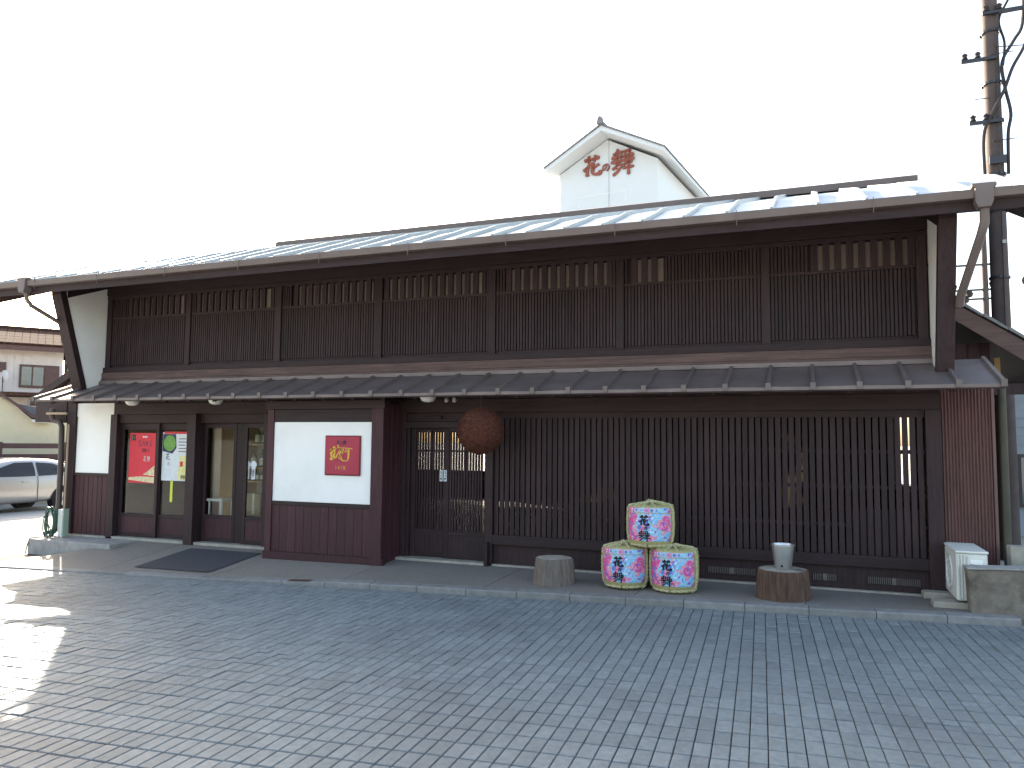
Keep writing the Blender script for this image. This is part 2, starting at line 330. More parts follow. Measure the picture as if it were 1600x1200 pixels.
NO = [([(.58,.78),(.50,.5),(.34,.22),(.20,.22),(.12,.42),(.22,.68),(.48,.82),(.76,.74),(.88,.48),(.78,.22),(.58,.04)],.8)]
MAI = [([(.32,1.0),(.24,.88),(.10,.76)],1.0), ([(.24,.86),(.55,.87),(.86,.90)],1.0), ([(.02,.66),(.5,.68),(.98,.71)],1.1), ([(.0,.49),(.5,.51),(1.0,.54)],1.1),
       ([(.28,.86),(.27,.52)],.7), ([(.45,.87),(.44,.53)],.7), ([(.62,.88),(.60,.54)],.7), ([(.80,.89),(.76,.55)],.75),
       ([(.30,.46),(.22,.32),(.06,.20)],.9), ([(.20,.36),(.46,.37),(.36,.16),(.08,-.04)],.9), ([(.22,.24),(.34,.17)],.7),
       ([(.56,.39),(.92,.42)],.8), ([(.58,.40),(.56,.22)],.7), ([(.50,.20),(.98,.23)],.9), ([(.76,.48),(.75,.2),(.75,-.08)],1.1)]
SAKE_K = [([(.10,.80),(.07,.5),(.10,.22),(.05,.10)],1.6), ([(.18,.98),(.22,.6),(.16,.18)],1.2), ([(.02,.62),(.16,.80),(.36,.84)],.6), ([(.36,1.08),(.38,.85)],.8),
          ([(.26,.2),(.40,.62),(.50,.84)],.7), ([(.30,.84),(.62,.88),(1.0,.82)],.6), ([(.50,.84),(.44,.45),(.46,.16)],1.0), ([(.46,.42),(.54,.12),(.68,.04),(.80,.12),(.83,.45),(.82,.80)],.9),
          ([(.60,.84),(.56,.5)],.6), ([(.70,.84),(.74,.6)],.6), ([(.52,.58),(.60,.66),(.74,.60)],.5)]
LAT = {'S': [([(.85,.85),(.5,1.0),(.15,.8),(.3,.58),(.7,.45),(.85,.2),(.5,0),(.12,.15)],1)], 'A': [([(.05,0),(.5,1)],.8),([(.5,1),(.95,0)],1.1),([(.22,.36),(.78,.36)],.7)],
       'K': [([(.15,0),(.15,1)],1.1),([(.85,1),(.18,.45)],.8),([(.38,.58),(.9,0)],1.1)], 'E': [([(.2,0),(.2,1)],1.1),([(.2,1),(.85,1)],.8),([(.2,.52),(.7,.52)],.7),([(.2,0),(.88,0)],.8)],
       '2': [([(.15,.75),(.4,1),(.8,.8),(.6,.4),(.15,0)],1),([(.15,0),(.85,0)],1)], '1': [([(.5,1),(.5,0)],1.1)]}
def brush(mb, strokes, mapf, wid, depth=0.0):
    """ribbons in unit glyph space; mapf(u, v, h) gives the 3D point"""
    for pts, k in strokes:
        P = cat(pts); n = len(P); Lf, Rt = [], []
        for i, p in enumerate(P):
            d = (P[min(i+1, n-1)]-P[max(i-1, 0)]); d.normalize(); q = Vector((-d.y, d.x)); t = i/(n-1)
            ww = wid*k*(0.62+0.55*abs(math.cos(math.pi*t))**1.5)*(0.55 if t in (0, 1) else 1)
            Lf.append(p+q*ww/2); Rt.append(p-q*ww/2)
        i0 = len(mb.v)
        for a, b in zip(Lf, Rt): mb.v += [tuple(mapf(a.x, a.y, depth)), tuple(mapf(b.x, b.y, depth))]
        for i in range(n-1): mb.f.append((i0+2*i, i0+2*i+1, i0+2*i+3, i0+2*i+2))
        if depth:
            j0 = len(mb.v)
            for a, b in zip(Lf, Rt): mb.v += [tuple(mapf(a.x, a.y, 0)), tuple(mapf(b.x, b.y, 0))]
            for i in range(n-1):
                mb.f += [(i0+2*i, i0+2*i+2, j0+2*i+2, j0+2*i), (i0+2*i+1, j0+2*i+1, j0+2*i+3, i0+2*i+3)]
            mb.f += [(i0, j0, j0+1, i0+1), (i0+2*n-2, i0+2*n-1, j0+2*n-1, j0+2*n-2)]
    return mb

# ================================================================ SETTING
def road_z(x): return -0.06+0.016*max(-24.0, min(6.0, x))
K0 = Vector((1.16, 8.23)); KA = math.atan(0.0561); KT = Vector((math.cos(KA), math.sin(KA))); KN = Vector((math.sin(KA), -math.cos(KA)))
def kerb_y(x): return 8.23+(x-1.16)*0.0561
def sstep(a, b, x):
    t = max(0.0, min(1.0, (x-a)/(b-a))); return t*t*(3-2*t)
def kerb_h(x): return 0.022+0.045*sstep(-7.5, -4.5, x)
WALL_Y = 9.35
def pave_z(x, y):
    y0 = kerb_y(x)+0.15; t = max(0.0, min(1.0, (y-y0)/(WALL_Y-y0)))
    zi = road_z(x)+kerb_h(x); zw = -0.24+0.24*sstep(-11.25, -10.1, x)
    return zi+(zw-zi)*(t*0.75+0.25*t*t*(3-2*t))
# ground sheet
g = MB(); gx = [-900, -120, -24, -13, -8, -3, 1.5, 6, 120, 900]; gy = [-900, -60, -5, 30, 200, 900]
for a in range(len(gx)-1):
    for b in range(len(gy)-1):
        g.poly([(gx[a], gy[b], road_z(gx[a])-0.02), (gx[a+1], gy[b], road_z(gx[a+1])-0.02), (gx[a+1], gy[b+1], road_z(gx[a+1])-0.02), (gx[a], gy[b+1], road_z(gx[a])-0.02)])
tag(g.build('ground', groundm), kind='structure')
# paved road: sand bed + pavers
def rp(s, wv): 
    p = K0+KT*s+KN*wv; return p
bed = MB(); S0, S1, W1 = -15.2, 2.9, 6.5
bed.grid(lambda u, v: (lambda p: (p.x, p.y, road_z(p.x)-0.016))(rp(S0+(S1-S0)*u, -0.05+(W1+0.05)*v)), 30, 4)
road = tag(bed.build('road', sand), kind='structure')
PW, PL, GJ, GR = 0.0985, 0.2, 0.0056, 0.013
def paver_geo(mb, w_, l_, M, hz=0.0):
    a, b, c = w_/2, l_/2, 0.004; i = len(mb.v)
    for (x, y, z) in ((-a,-b,-.025),(a,-b,-.025),(a,b,-.025),(-a,b,-.025),(-a,-b,-c),(a,-b,-c),(a,b,-c),(-a,b,-c),(-a+c,-b+c,0),(a-c,-b+c,0),(a-c,b-c,0),(-a+c,b-c,0)):
        mb.v.append(tuple(M @ Vector((x, y, z+hz))))
    for q in ((0,1,5,4),(1,2,6,5),(2,3,7,6),(3,0,4,7),(4,5,9,8),(5,6,10,9),(6,7,11,10),(7,4,8,11),(8,9,10,11)): mb.f.append(tuple(i+k for k in q))
pavers = []
ncol = int((S1-S0)/PW)
for ci in range(ncol):
    s = S0+PW*(ci+0.5); off = random.uniform(-0.002, 0.002)
    wv = 0.012+off
    while wv < W1:
        if wv < 3.0 and random.random() < 0.16:
            pavers.append((s, wv+PL/4, PL/2)); pavers.append((s, wv+PL*.75, PL/2))
        else: pavers.append((s, wv+PL/2, PL))
        wv += PL
def pix(p):
    d = Vector(p)-Vector((0, 0, CAM_H)); z = d.dot(_fw)
    return (800+F_PX*d.dot(_R)/z, 600-F_PX*d.dot(_U)/z, z)
info = []
for (s, wv, l_) in pavers:
    p = rp(s, wv); z = road_z(p.x); 
    M = Matrix.Translation((p.x, p.y, z)) @ Matrix.Rotation(KA+random.gauss(0, 0.004), 4, 'Z') @ Matrix.Rotation(random.gauss(0, 0.006)-0.016, 4, 'Y') @ Matrix.Rotation(random.gauss(0, 0.005), 4, 'X')
    q = pix((p.x, p.y, z)); inf = q[2] > 0.5 and -15 < q[0] < 1615 and q[1] < 1212
    info.append((q[2] if inf else 99, l_, M))
order = sorted(range(len(info)), key=lambda i: info[i][0])
near = set(i for i in order if info[i][1] == PL and info[i][0] < 90); near = set([i for i in order if i in near][:300])
field = MB(); tones = []
for i, (d, l_, M) in enumerate(info):
    if i in near: continue
    paver_geo(field, PW-GJ, l_-GR, M, random.gauss(0, 0.0018)); tones += [random.random()]*12
fo = field.mesh('paver_field', paverm)
at = fo.attributes.new('tone', 'FLOAT', 'POINT'); at.data.foreach_set('value', tones)
fo_o = inst('paver_field', fo, (0, 0, 0)); fo_o.parent = road; fo_o.location = -WL[road]; fo_o['kind'] = 'stuff'
variants = []
for k in range(14):
    mb = MB(); paver_geo(mb, PW-GJ+random.uniform(-.001, .001), PL-GR, Matrix())
    me = mb.mesh('paver', paverm); a2 = me.attributes.new('tone', 'FLOAT', 'POINT'); a2.data.foreach_set('value', [(k+0.5)/14]*12); variants.append(me)
for i in near:
    o = bpy.data.objects.new('paver', random.choice(variants)); COL.objects.link(o); o.parent = road
    M = info[i][2].copy(); M.translation = M.translation-WL[road]; o.matrix_local = M
# kerb
kb = MB().grid(lambda u, v: (lambda p: (p.x, p.y, road_z(p.x)-0.004))(rp(-17+17.6*u, -0.16+0.16*v)), 24, 1)
kerb = tag(kb.build('kerb', sand), kind='structure')
km = MB().prism([(-0.297, 0, -.2), (-0.297, 0, -0.014), (-0.297, 0.006, -0.004), (-0.297, 0.016, 0), (-0.297, 0.15, 0.004), (-0.297, 0.15, -.2)], (0.594, 0, 0)).mesh('kerb_stone', kerbm)
for k in range(29):
    s = 0.30-0.6*k; p = rp(s, 0)
    z = road_z(p.x)+kerb_h(p.x)+random.uniform(-.003, .003)
    inst('kerb_stone', km, (p.x, p.y, z), kerb, rot=(random.gauss(0, .008), -0.016-(0.012 if -7.5 < p.x < -4.5 else 0), KA+random.gauss(0, .003)))
# pavement slabs in front of the shop
pv = MB().grid(lambda u, v: (lambda x: (x, kerb_y(x)+0.15+(9.5-kerb_y(x)-0.15)*v, pave_z(x, kerb_y(x)+0.15+(9.5-kerb_y(x)-0.15)*v)-0.012))(-11.6+14.0*u), 28, 4)
pavement = tag(pv.build('pavement', sand), kind='structure')
xs = [-11.2, -9.0, -7.15, -5.3, -3.45, -1.75, -0.05, 1.65, 2.4]
for a, b in zip(xs[:-1], xs[1:]):
    a += 0.005; b -= 0.005
    def fn(u, v, a=a, b=b):
        v2 = (v*10-1)/8; v2 = min(1, max(0, v2)); u2 = min(1, max(0, (u*12-1)/10))
        x = a+(b-a)*u2+0.05*(v2-0.5); y = kerb_y(x)+0.153+(9.5-kerb_y(x)-0.153)*v2
        z = pave_z(x, y)
        if v*10 < 0.5 or v*10 > 9.5 or u*12 < 0.5 or u*12 > 11.5: z -= 0.03
        return (x, y, z)
    MB().grid(fn, 12, 10).build('concrete_slab', aggregate, pavement)
MB().prism([(-11.62, 8.72, -0.32), (-11.62, 8.72, -0.006), (-11.62, 9.5, -0.006), (-11.62, 9.5, -0.32)], (1.75, 0, 0)).build('plinth', concrete, pavement, bevel=0.012)
rm = MB().grid(lambda u, v: (lambda x, y: (x, y, road_z(x)+kerb_h(x)+0.006))(-5.95+0.3*u, kerb_y(-5.95+0.3*u)-0.004+0.10*v), 3, 1)
tag(rm.build('rusty_plate', rust), 'rust stained steel plate lying on the kerb before the shop', 'plate')

# ================================================================ BREWERY SHOP
shop = empty('brewery_shop', (-5, 9.35, 0))
tag(shop, 'long two storey dark timber shop with lattice front and pale metal roof', 'building')
def P(name, m, x0, x1, y0, y1, z0, z1, parent=None, bevel=0.004): return bx(name, m, parent or shop, x0, x1, y0, y1, z0, z1, bevel)
# foundation strip
P('foundation', concrete_l, -11.6, 1.31, 9.27, 9.46, -0.3, 0.018)
# --- main roof (gable)
EY, EZ, BY, BZ, RY, RZ = 8.17, 3.985, 9.36, 4.455, 14.5, 6.08
XL, XR = -11.95, 1.93
def roofline(t):  # t along slope 0..1
    pts = [(EY, EZ), (BY-.35, BZ-.145), (BY, BZ), (BY+.4, BZ+.135), (RY, RZ)]
    return pts
deck = MB()
sec = roofline(0)
under = [(y, z-0.13) for y, z in sec]
prof = sec + [(20.8, 3.9)] + [(20.8, 3.77)] + [(RY, RZ-0.13)] + under[::-1][1:]
deck.prism([(XL+.02, y, z-0.012) for y, z in prof], (XR-XL-.04, 0, 0))
main_roof = deck.build('main_roof', wood_x, shop)
npan = 31; pitch = (XR-XL)/npan
pm = MB()
pts = sec
for (y0, z0), (y1, z1) in zip(pts[:-1], pts[1:]):
    pm.poly([(-pitch/2, y0-EY, z0-EZ), (pitch/2, y0-EY, z0-EZ), (pitch/2, y1-EY, z1-EZ), (-pitch/2, y1-EY, z1-EZ)])
pme = pm.mesh('roof_panel', roofm)
rb = MB(); path = [(0, y-EY, z-EZ) for y, z in pts]
for (x, y0, z0), (_, y1, z1) in zip(path[:-1], path[1:]):
    rb.prism([(-.02, y0, z0-.01), (.02, y0, z0-.01), (.014, y0, z0+.05), (-.014, y0, z0+.05)], (0, y1-y0, z1-z0))
rbe = rb.mesh('roof_rib', ribm)
for k in range(npan):
    inst('roof_panel', pme, (XL+pitch*(k+.5), EY, EZ+.002), main_roof, rot=(random.gauss(0, .0012), random.gauss(0, .004), 0))
for k in range(npan+1):
    inst('roof_rib', rbe, (XL+.02+(XR-XL-.04)*k/npan, EY, EZ), main_roof)
MB().prism([(-11.5, RY-.16, RZ-.02), (-11.5, RY-.16, RZ+.10), (-11.5, RY, RZ+.16), (-11.5, RY+.16, RZ+.10), (-11.5, RY+.16, RZ-.02)], (13.3, 0, 0)).build('ridge_cap', gutm, main_roof)
# barge boards at the gable ends
for x in (XL-.03, XR-.03):
    MB().prism([(x, y, z-.012) for y, z in sec]+[(x, y, z-.30) for y, z in sec[::-1]], (.06, 0, 0)).build('barge_board', wood_x, main_roof)
# eave fascia, gutter
gut = MB().prism([(XL-.12, 8.15, 3.985), (XL-.12, 8.06, 3.985), (XL-.12, 8.055, 3.97), (XL-.12, 8.07, 3.90), (XL-.12, 8.15, 3.895)], (XR-XL+.3, 0, 0)).build('gutter', gutm, shop, bevel=0.004)
MB().box(XL, XR, 8.152, 8.19, 3.80, 3.955).build('fascia', wood_x, shop)
brm = MB().tube([(0, -.008, .10), (0, -.012, 0), (0, 0, -.055)], 0.004, 5).mesh('gutter_bracket', gutm)
for k in range(11): inst('gutter_bracket', brm, (-10.9+1.28*k, 8.06, 3.90), gut)
for x in (-11.15, 1.55):
    h = MB().prism([(x-.10, 8.03, 4.03), (x+.10, 8.03, 4.03), (x+.10, 8.03, 3.995), (x+.075, 8.03, 3.985), (x+.075, 8.03, 3.86), (x+.05, 8.03, 3.80), (x-.05, 8.03, 3.80), (x-.075, 8.03, 3.86), (x-.075, 8.03, 3.985), (x-.10, 8.03, 3.995)], (0, .17, 0)).build('gutter_hopper', gutm, gut, bevel=.006)
MB().tube([(1.56, 8.11, 3.82), (1.56, 8.13, 3.68), (1.54, 8.18, 3.58), (1.43, 8.66, 3.08), (1.43, 8.72, 3.0)], 0.042, 10).build('downpipe', gutm, shop, smooth=True)
MB().tube([(-11.14, 8.11, 3.82), (-11.14, 8.13, 3.70), (-11.13, 8.2, 3.62), (-11.06, 8.82, 3.34), (-11.05, 8.95, 3.28)], 0.035, 10).build('downpipe', gutm, shop, smooth=True)
# --- upper wall
P('upper_wall', wood, -10.9, 1.25, 9.42, 9.55, 2.3, 4.43, bevel=0)
P('eave_beam', wood_x, -10.9, 1.25, 9.345, 9.43, 3.96, 4.20)
P('window_head', wood_x, -10.9, 1.25, 9.36, 9.42, 3.90, 3.958)
P('lattice_rail', wood_x, -10.9, 1.25, 9.37, 9.418, 3.555, 3.59)
P('lattice_sill', wood_x, -10.9, 1.25, 9.33, 9.42, 2.675, 2.76)
P('sill_board', wood_sill, -10.9, 1.25, 9.31, 9.42, 2.565, 2.672)
P('sill_board', wood_sill, -10.9, 1.25, 9.295, 9.42, 2.50, 2.562)
posts = [-10.83, -9.15, -7.41, -5.67, -3.93, -2.19, -0.45, 1.18]
for x in posts: P('post', wood, x-.05, x+.05, 9.35, 9.42, 2.762, 3.90)
slots = [(-10.43, -9.3), (-9.0, -7.6), (-7.15, -5.8), (-5.6, -4.1), (-3.74, -2.3), (-2.05, -1.65), (0.05, 1.1)]
slm = MB().box(-.036, .036, -.018, .018, 0, .31).mesh('slat', wood)
fs_full = MB().box(-.0145, .0145, -.014, .014, 0, 1.10).mesh('fine_slat', wood); fs_short = MB().box(-.0145, .0145, -.014, .014, 0, .753).mesh('fine_slat', wood)
for b, (pa, pb) in enumerate(zip(posts[:-1], posts[1:])):
    sa, sb = slots[b]
    x = pa+.075
    scr = P('lattice_screen', wood, pa+.05, pb-.05, 9.40, 9.419, 2.762, 2.80, bevel=0)
    while x < pb-.06:
        inst('fine_slat', fs_short if sa-.03 < x < sb+.03 else fs_full, (x+random.uniform(-.001, .001), 9.387+random.uniform(-.002, .002), 2.80), scr); x += 0.0418
    bx('slot_backing', paper, scr, sa, sb, 9.409, 9.4185, 3.592, 3.885)
    x = sa+.04
    while x < sb:
        inst('slat', slm, (x, 9.388, 3.591), scr); x += 0.125
# wing walls
for (x0, x1, f0, f1, lab) in ((-11.04, -10.9, -11.09, -10.885, 'l'), (1.25, 1.385, 1.235, 1.40, 'r')):
    wg = MB().prism([(x0, 9.54, 2.30), (x0, 9.07, 2.36), (x0, 8.60, 3.86), (x0, 8.60, 4.02), (x0, 9.36, 4.32), (x0, 9.54, 4.36)], (x1-x0, 0, 0)).build('wing_wall', plaster, shop)
    MB().prism([(f0, 9.066, 2.30), (f0, 8.955, 2.32), (f0, 8.49, 3.84), (f0, 8.49, 3.98), (f0, 8.596, 4.02), (f0, 8.596, 3.86)], (f1-f0, 0, 0)).build('wing_edge_board', wood, wg, bevel=.005)
    MB().prism([(x0-.004, 9.40, 4.10), (x0-.004, 8.62, 3.80), (x0-.004, 8.62, 3.99), (x0-.004, 9.40, 4.33)], (x1-x0+.008, 0, 0)).build('wing_top_board', wood, wg)
# --- lower roof
LX0, LX1, LEY, LEZ, LTY, LTZ = -11.38, 1.76, 8.49, 2.195, 9.42, 2.525
lr = MB().prism([(LX0+.01, LEY+.01, LEZ-.012), (LX0+.01, LTY, LTZ-.012), (LX0+.01, LTY, LTZ-.09), (LX0+.01, LEY+.01, LEZ-.05)], (LX1-LX0-.02, 0, 0)).build('lower_roof', wood_x, shop)
seams = [-5.238+0.44*k for k in range(-14, 16)]; seams = [LX0+.02]+[s for s in seams if LX0+.15 < s < LX1-.12]+[LX1-.02]
for a, b in zip(seams[:-1], seams[1:]):
    q = random.gauss(0, .002)
    MB().poly([(a, LEY, LEZ+q), (b, LEY, LEZ-q), (b, LTY, LTZ+q), (a, LTY, LTZ-q)]).poly([(a, LEY, LEZ+q), (a, LEY+.003, LEZ-.035), (b, LEY+.003, LEZ-.035), (b, LEY, LEZ-q)]).build('roof_panel', lroofm, lr)
sm_ = MB().prism([(-.022, 0, -.004), (.022, 0, -.004), (.017, 0, .036), (-.017, 0, .036)], (0, LTY-LEY-.03, LTZ-LEZ-.011)).mesh('seam', lroofm)
cm_ = MB().box(-.027, .027, -.012, .012, -.03, .042).mesh('seam_cap', gutm)
for s in seams:
    inst('seam', sm_, (s, LEY+.005, LEZ+.002), lr); inst('seam_cap', cm_, (s, LEY-.004, LEZ), lr)
P('flashing', lroofm, -10.9, 1.25, 9.262, 9.295, 2.475, 2.53)
# rafters under lower roof
rf = MB().prism([(-.025, 0, 0), (.025, 0, 0), (.025, 0, -.06), (-.025, 0, -.06)], (0, .8, .284)).mesh('rafter', wood_x)
for k in range(28): inst('rafter', rf, (-11.1+.46*k, 8.60, 2.185), lr)
# --- lower storey, structural
P('wall_beam', wood_x, -11.45, 1.31, 9.33, 9.48, 1.98, 2.16)
P('wall_plate', wood_x, -11.45, 1.31, 9.36, 9.50, 2.162, 2.44)
P('corner_post', wood, -11.62, -11.42, 9.30, 9.46, -0.02, 2.30)
P('white_panel', plaster, -11.42, -10.6, 9.34, 9.45, 1.022, 1.978)
MB().box(-11.42, -10.6, 9.329, 9.34, 1.95, 2.17).build('white_panel', plaster, shop)
P('panel_rail', wood_x, -11.42, -10.6, 9.325, 9.45, 0.975, 1.02)
n = 8
for k in range(n):
    a = -11.42+.82*k/n; P('board', wood_red, a+.003, a+.82/n-.003, 9.345+random.uniform(0, .004), 9.38, 0.02, 0.974)
P('board_backing', wood, -11.42, -10.6, 9.38, 9.44, 0.02, 0.974)
P('post', wood, -10.6, -10.46, 9.27, 9.46, -0.02, 1.98)
P('post', wood, -8.95, -8.78, 9.22, 9.46, -0.03, 1.98)
P('post', wood, -7.56, -7.42, 9.30, 9.46, -0.03, 1.98)
P('door_head', wood_x, -10.458, -7.42, 9.32, 9.47, 1.845, 1.978)
P('threshold', concrete_l, -10.46, -7.42, 9.26, 9.5, -0.05, 0.03)
P('wall_infill', wood, -7.42, -7.0, 9.36, 9.44, 0.0, 1.978)
def glass_door(x0, x1, y, z1, gz0, gz1, st=.055):
    d = P('glass_door', wood, x0, x0+st, y, y+.035, .032, z1)      # stile carries the other pieces
    bx('stile', wood, d, x1-st, x1, y, y+.035, .032, z1, .003)
    bx('rail', wood_x, d, x0+st, x1-st, y+.002, y+.033, gz1, z1, .003)
    bx('rail', wood_x, d, x0+st, x1-st, y+.002, y+.033, gz0-.06, gz0, .003)
    bx('kick_panel', wood_red, d, x0+st, x1-st, y+.009, y+.026, .10, gz0-.06, 0)
    bx('rail', wood_x, d, x0+st, x1-st, y+.002, y+.033, .032, .10, .003)
    bx('pane', glass, d, x0+st, x1-st, y+.014, y+.019, gz0, gz1, 0)
    return d
glass_door(-10.45, -9.66, 9.37, 1.843, .40, 1.74)
glass_door(-9.70, -8.955, 9.41, 1.843, .40, 1.74)
glass_door(-8.775, -8.15, 9.41, 1.843, .44, 1.77)
glass_door(-7.97, -7.56, 9.37, 1.843, .44, 1.77)
P('fixed_stile', wood, -8.15, -7.97, 9.415, 9.45, .032, 1.843)
# --- bay with white panel
P('bay_core', wood, -7.06, -5.30, 8.90, 9.40, -.12, 2.20)
P('bay_post', wood_red, -7.12, -7.02, 8.84, 8.95, -.12, 2.10); P('bay_post', wood_red, -5.42, -5.24, 8.82, 8.95, -.12, 2.10)
P('bay_head', wood_x, -7.14, -5.22, 8.81, 8.95, 2.02, 2.135)
P('bay_lintel', wood_x, -7.02, -5.42, 8.852, 8.95, 1.845, 2.018)
P('white_panel', plaster, -7.02, -5.42, 8.862, 8.93, .748, 1.843)
P('panel_rail', wood_x, -7.02, -5.42, 8.846, 8.95, .695, .746)
for k in range(12):
    a = -7.02+1.6*k/12; P('board', wood_red, a+.002, a+1.6/12-.002, 8.858+random.uniform(0, .004), 8.9, .06, .694, bevel=.002)
P('bay_base', wood_red, -7.14, -5.22, 8.83, 8.90, -.12, .058)
for k in range(3): P('side_board', wood_red, -5.30, -5.262, 8.955+.13*k, 8.955+.13*k+.127, -.1, 2.1)
# --- main lattice door
P('door_jamb', wood, -5.30, -5.20, 9.36, 9.48, 0, 1.98); P('jamb_boards', wood, -5.20, -5.155, 9.395, 9.46, 0, 1.80)
P('door_head', wood_x, -5.30, -3.96, 9.355, 9.48, 1.775, 1.86); P('transom_board', wood_x, -5.30, -3.96, 9.40, 9.45, 1.862, 1.978)
P('sign_slot', wood_x, -4.92, -4.66, 9.36, 9.40, 1.90, 1.94)
P('threshold', concrete_l, -5.30, -3.94, 9.24, 9.5, -0.08, 0.026)
ds = MB().box(-.014, .014, -.012, .012, 0, 1.36).mesh('slat', wood)
for (x0, x1, y) in ((-5.15, -4.55, 9.44), (-4.62, -3.965, 9.40)):
    d = P('lattice_door', wood, x0, x0+.065, y, y+.034, .028, 1.773)
    bx('stile', wood, d, x1-.065, x1, y, y+.034, .028, 1.773, .003)
    bx('rail', wood_x, d, x0+.065, x1-.065, y+.002, y+.032, 1.735, 1.773, .003)
    bx('rail', wood_x, d, x0+.065, x1-.065, y+.002, y+.032, .335, .40, .003)
    bx('rail', wood_x, d, x0+.065, x1-.065, y+.014, y+.030, 1.10, 1.125, .003)
    bx('kick_panel', wood, d, x0+.065, x1-.065, y+.008, y+.026, .09, .335, 0)
    bx('rail', wood_x, d, x0+.065, x1-.065, y+.002, y+.032, .028, .09, .003)
    x = x0+.065+.025
    while x < x1-.075:
        inst('slat', ds, (x, y+.010, .39), d); x += .0415
# --- lattice front
P('post', wood, -3.96, -3.86, 9.27, 9.46, -.03, 1.98)
P('guide_post', wood, -3.945, -3.895, 9.20, 9.262, -.03, .30)
P('lattice_head', wood_x, -3.86, 1.16, 9.32, 9.46, 1.90, 1.978)
P('lattice_sill', wood_x, -3.86, 1.16, 9.27, 9.46, .27, .395)
P('kick_board', wood, -3.86, 1.31, 9.33, 9.42, .02, .268)
P('post', wood, 1.16, 1.31, 9.27, 9.46, -.03, 1.98)
lat = P('lattice_front', wood_x, -3.86, 1.16, 9.345, 9.375, 1.50, 1.545)
for z in (1.11, .69): bx('rail', wood_x, lat, -3.86, 1.16, 9.345, 9.375, z, z+.045, .003)
lsm = MB().box(-.0275, .0275, -.016, .016, 0, 1.505).mesh('slat', wood)
x = -3.82; k = 0
while x < 1.14:
    inst('slat', lsm, (x, 9.328+random.uniform(-.002, .002), .395), lat, rot=(0, 0, random.gauss(0, .02))); x += .0725
for k in range(30):
    a = .42+.0235*k; bx('filler_board', wood, lat, a, a+.021, 9.347+random.uniform(0, .003), 9.357, .396, .90, 0)
for (a, b) in ((-1.14, -.60), (.0, .26), (.56, 1.08), (-.52, -.1)):
    v = P('vent_grille', wood_x, a, b, 9.322, 9.329, .09, .17, bevel=0)
    mid = (a+b)/2; k = 0; x = a+.012
    gm = MB()
    while x < b-.01:
        if abs(x-mid) > .025: gm.box(x-.004, x+.004, 9.314, 9.322, .094, .166)
        x += .019
    gm.box(mid-.022, mid+.022, 9.314, 9.322, .094, .166)
    gm.build('louvre', louvm, v)
# --- corrugated panel and right side
cg = MB(); N_ = 132
def cx(i): return 1.315+.47*i/N_
def cy(i): return 9.335+0.011*math.cos(2*math.pi*i/N_*15)
for i in range(N_): cg.poly([(cx(i), cy(i), .0), (cx(i+1), cy(i+1), .0), (cx(i+1), cy(i+1), 2.24), (cx(i), cy(i), 2.24)])
cg.box(1.316, 1.785, 9.352, 9.36, 0, 2.24)
cg.build('corrugated_wall', corr, shop)
P('edge_trim', corr, 1.785, 1.815, 9.32, 9.40, 0, 2.25)
MB().tube([(1.89, 9.34, 2.24), (1.89, 9.34, .0)], .038, 12).build('downpipe', greenpipe, shop, smooth=True)
# side walls, rear wall with windows, ceiling, floors
def wall_with_holes(name, m, fixed, axis, a0, a1, z0, z1, holes, th=.12, parent=None):
    mb = MB(); hs = sorted(holes); cur = a0
    def add(p, q, zz0, zz1):
        if q-p < 1e-4 or zz1-zz0 < 1e-4: return
        if axis == 'x': mb.box(p, q, fixed, fixed+th, zz0, zz1)
        else: mb.box(fixed, fixed+th, p, q, zz0, zz1)
    for (p, q, h0, h1) in hs:
        add(cur, p, z0, z1); add(p, q, z0, h0); add(p, q, h1, z1); cur = q
    add(cur, a1, z0, z1); return mb.build(name, m, parent or shop)
rear = wall_with_holes('rear_wall', indark, 20.3, 'x', -11.4, 1.3, -.2, 3.9, [(-11.0, -8.7, .75, 1.85), (-.70, -.12, .0, 1.85), (-5.95, -4.9, -.05, .36)])
for a, b, z0, z1 in ((-.70, -.12, .0, 1.85), (-5.95, -4.9, -.05, .36)): bx('dimming_pane', dimmer, rear, a, b, 20.37, 20.375, z0, z1)  # panes added to dim the daylight through these two rear openings
for a, b, z0, z1 in ((-11.0, -8.7, .75, 1.85), (-.70, -.12, .0, 1.85)):
    for k in range(1, 4): bx('window_bar', wood, rear, a+(b-a)*k/4-.03, a+(b-a)*k/4+.03, 20.31, 20.36, z0, z1)
    bx('window_bar', wood, rear, a, b, 20.315, 20.355, (z0+z1)/2-.02, (z0+z1)/2+.03)
wall_with_holes('side_wall', indark, 1.19, 'y', 9.47, 20.3, -.2, 4.3, [(11.0, 13.9, 1.0, 2.02)])
wall_with_holes('side_wall', indark, -11.4, 'y', 9.47, 20.3, -.3, 4.3, [(10.1, 12.2, .45, 1.75)])  # opening added on the sunny side to brighten the shop interior
for x in (1.19, -11.4):
    MB().prism([(x, 8.5+.97, 4.28), (x, RY, RZ-.16), (x, 20.4, 3.86)], (.12, 0, 0)).build('gable_wall', indark, shop)
P('floor_slab', floor_d, -11.28, 1.19, 9.47, 20.3, -.2, -.01, bevel=0)
P('ceiling', indark, -11.28, 1.19, 9.56, 20.3, 2.46, 2.52, bevel=0)
P('blocking_screen', indark, -11.28, -9.42, 9.98, 10.02, -.01, 2.1, bevel=0)  # added dark screen, blocks the bright side opening behind the left doors
P('partition', inwall, -7.05, -6.97, 9.47, 12.3, -.01, 2.46, bevel=0)
P('partition', inwall, -11.28, -7.05, 12.3, 12.38, -.01, 2.46, bevel=0)

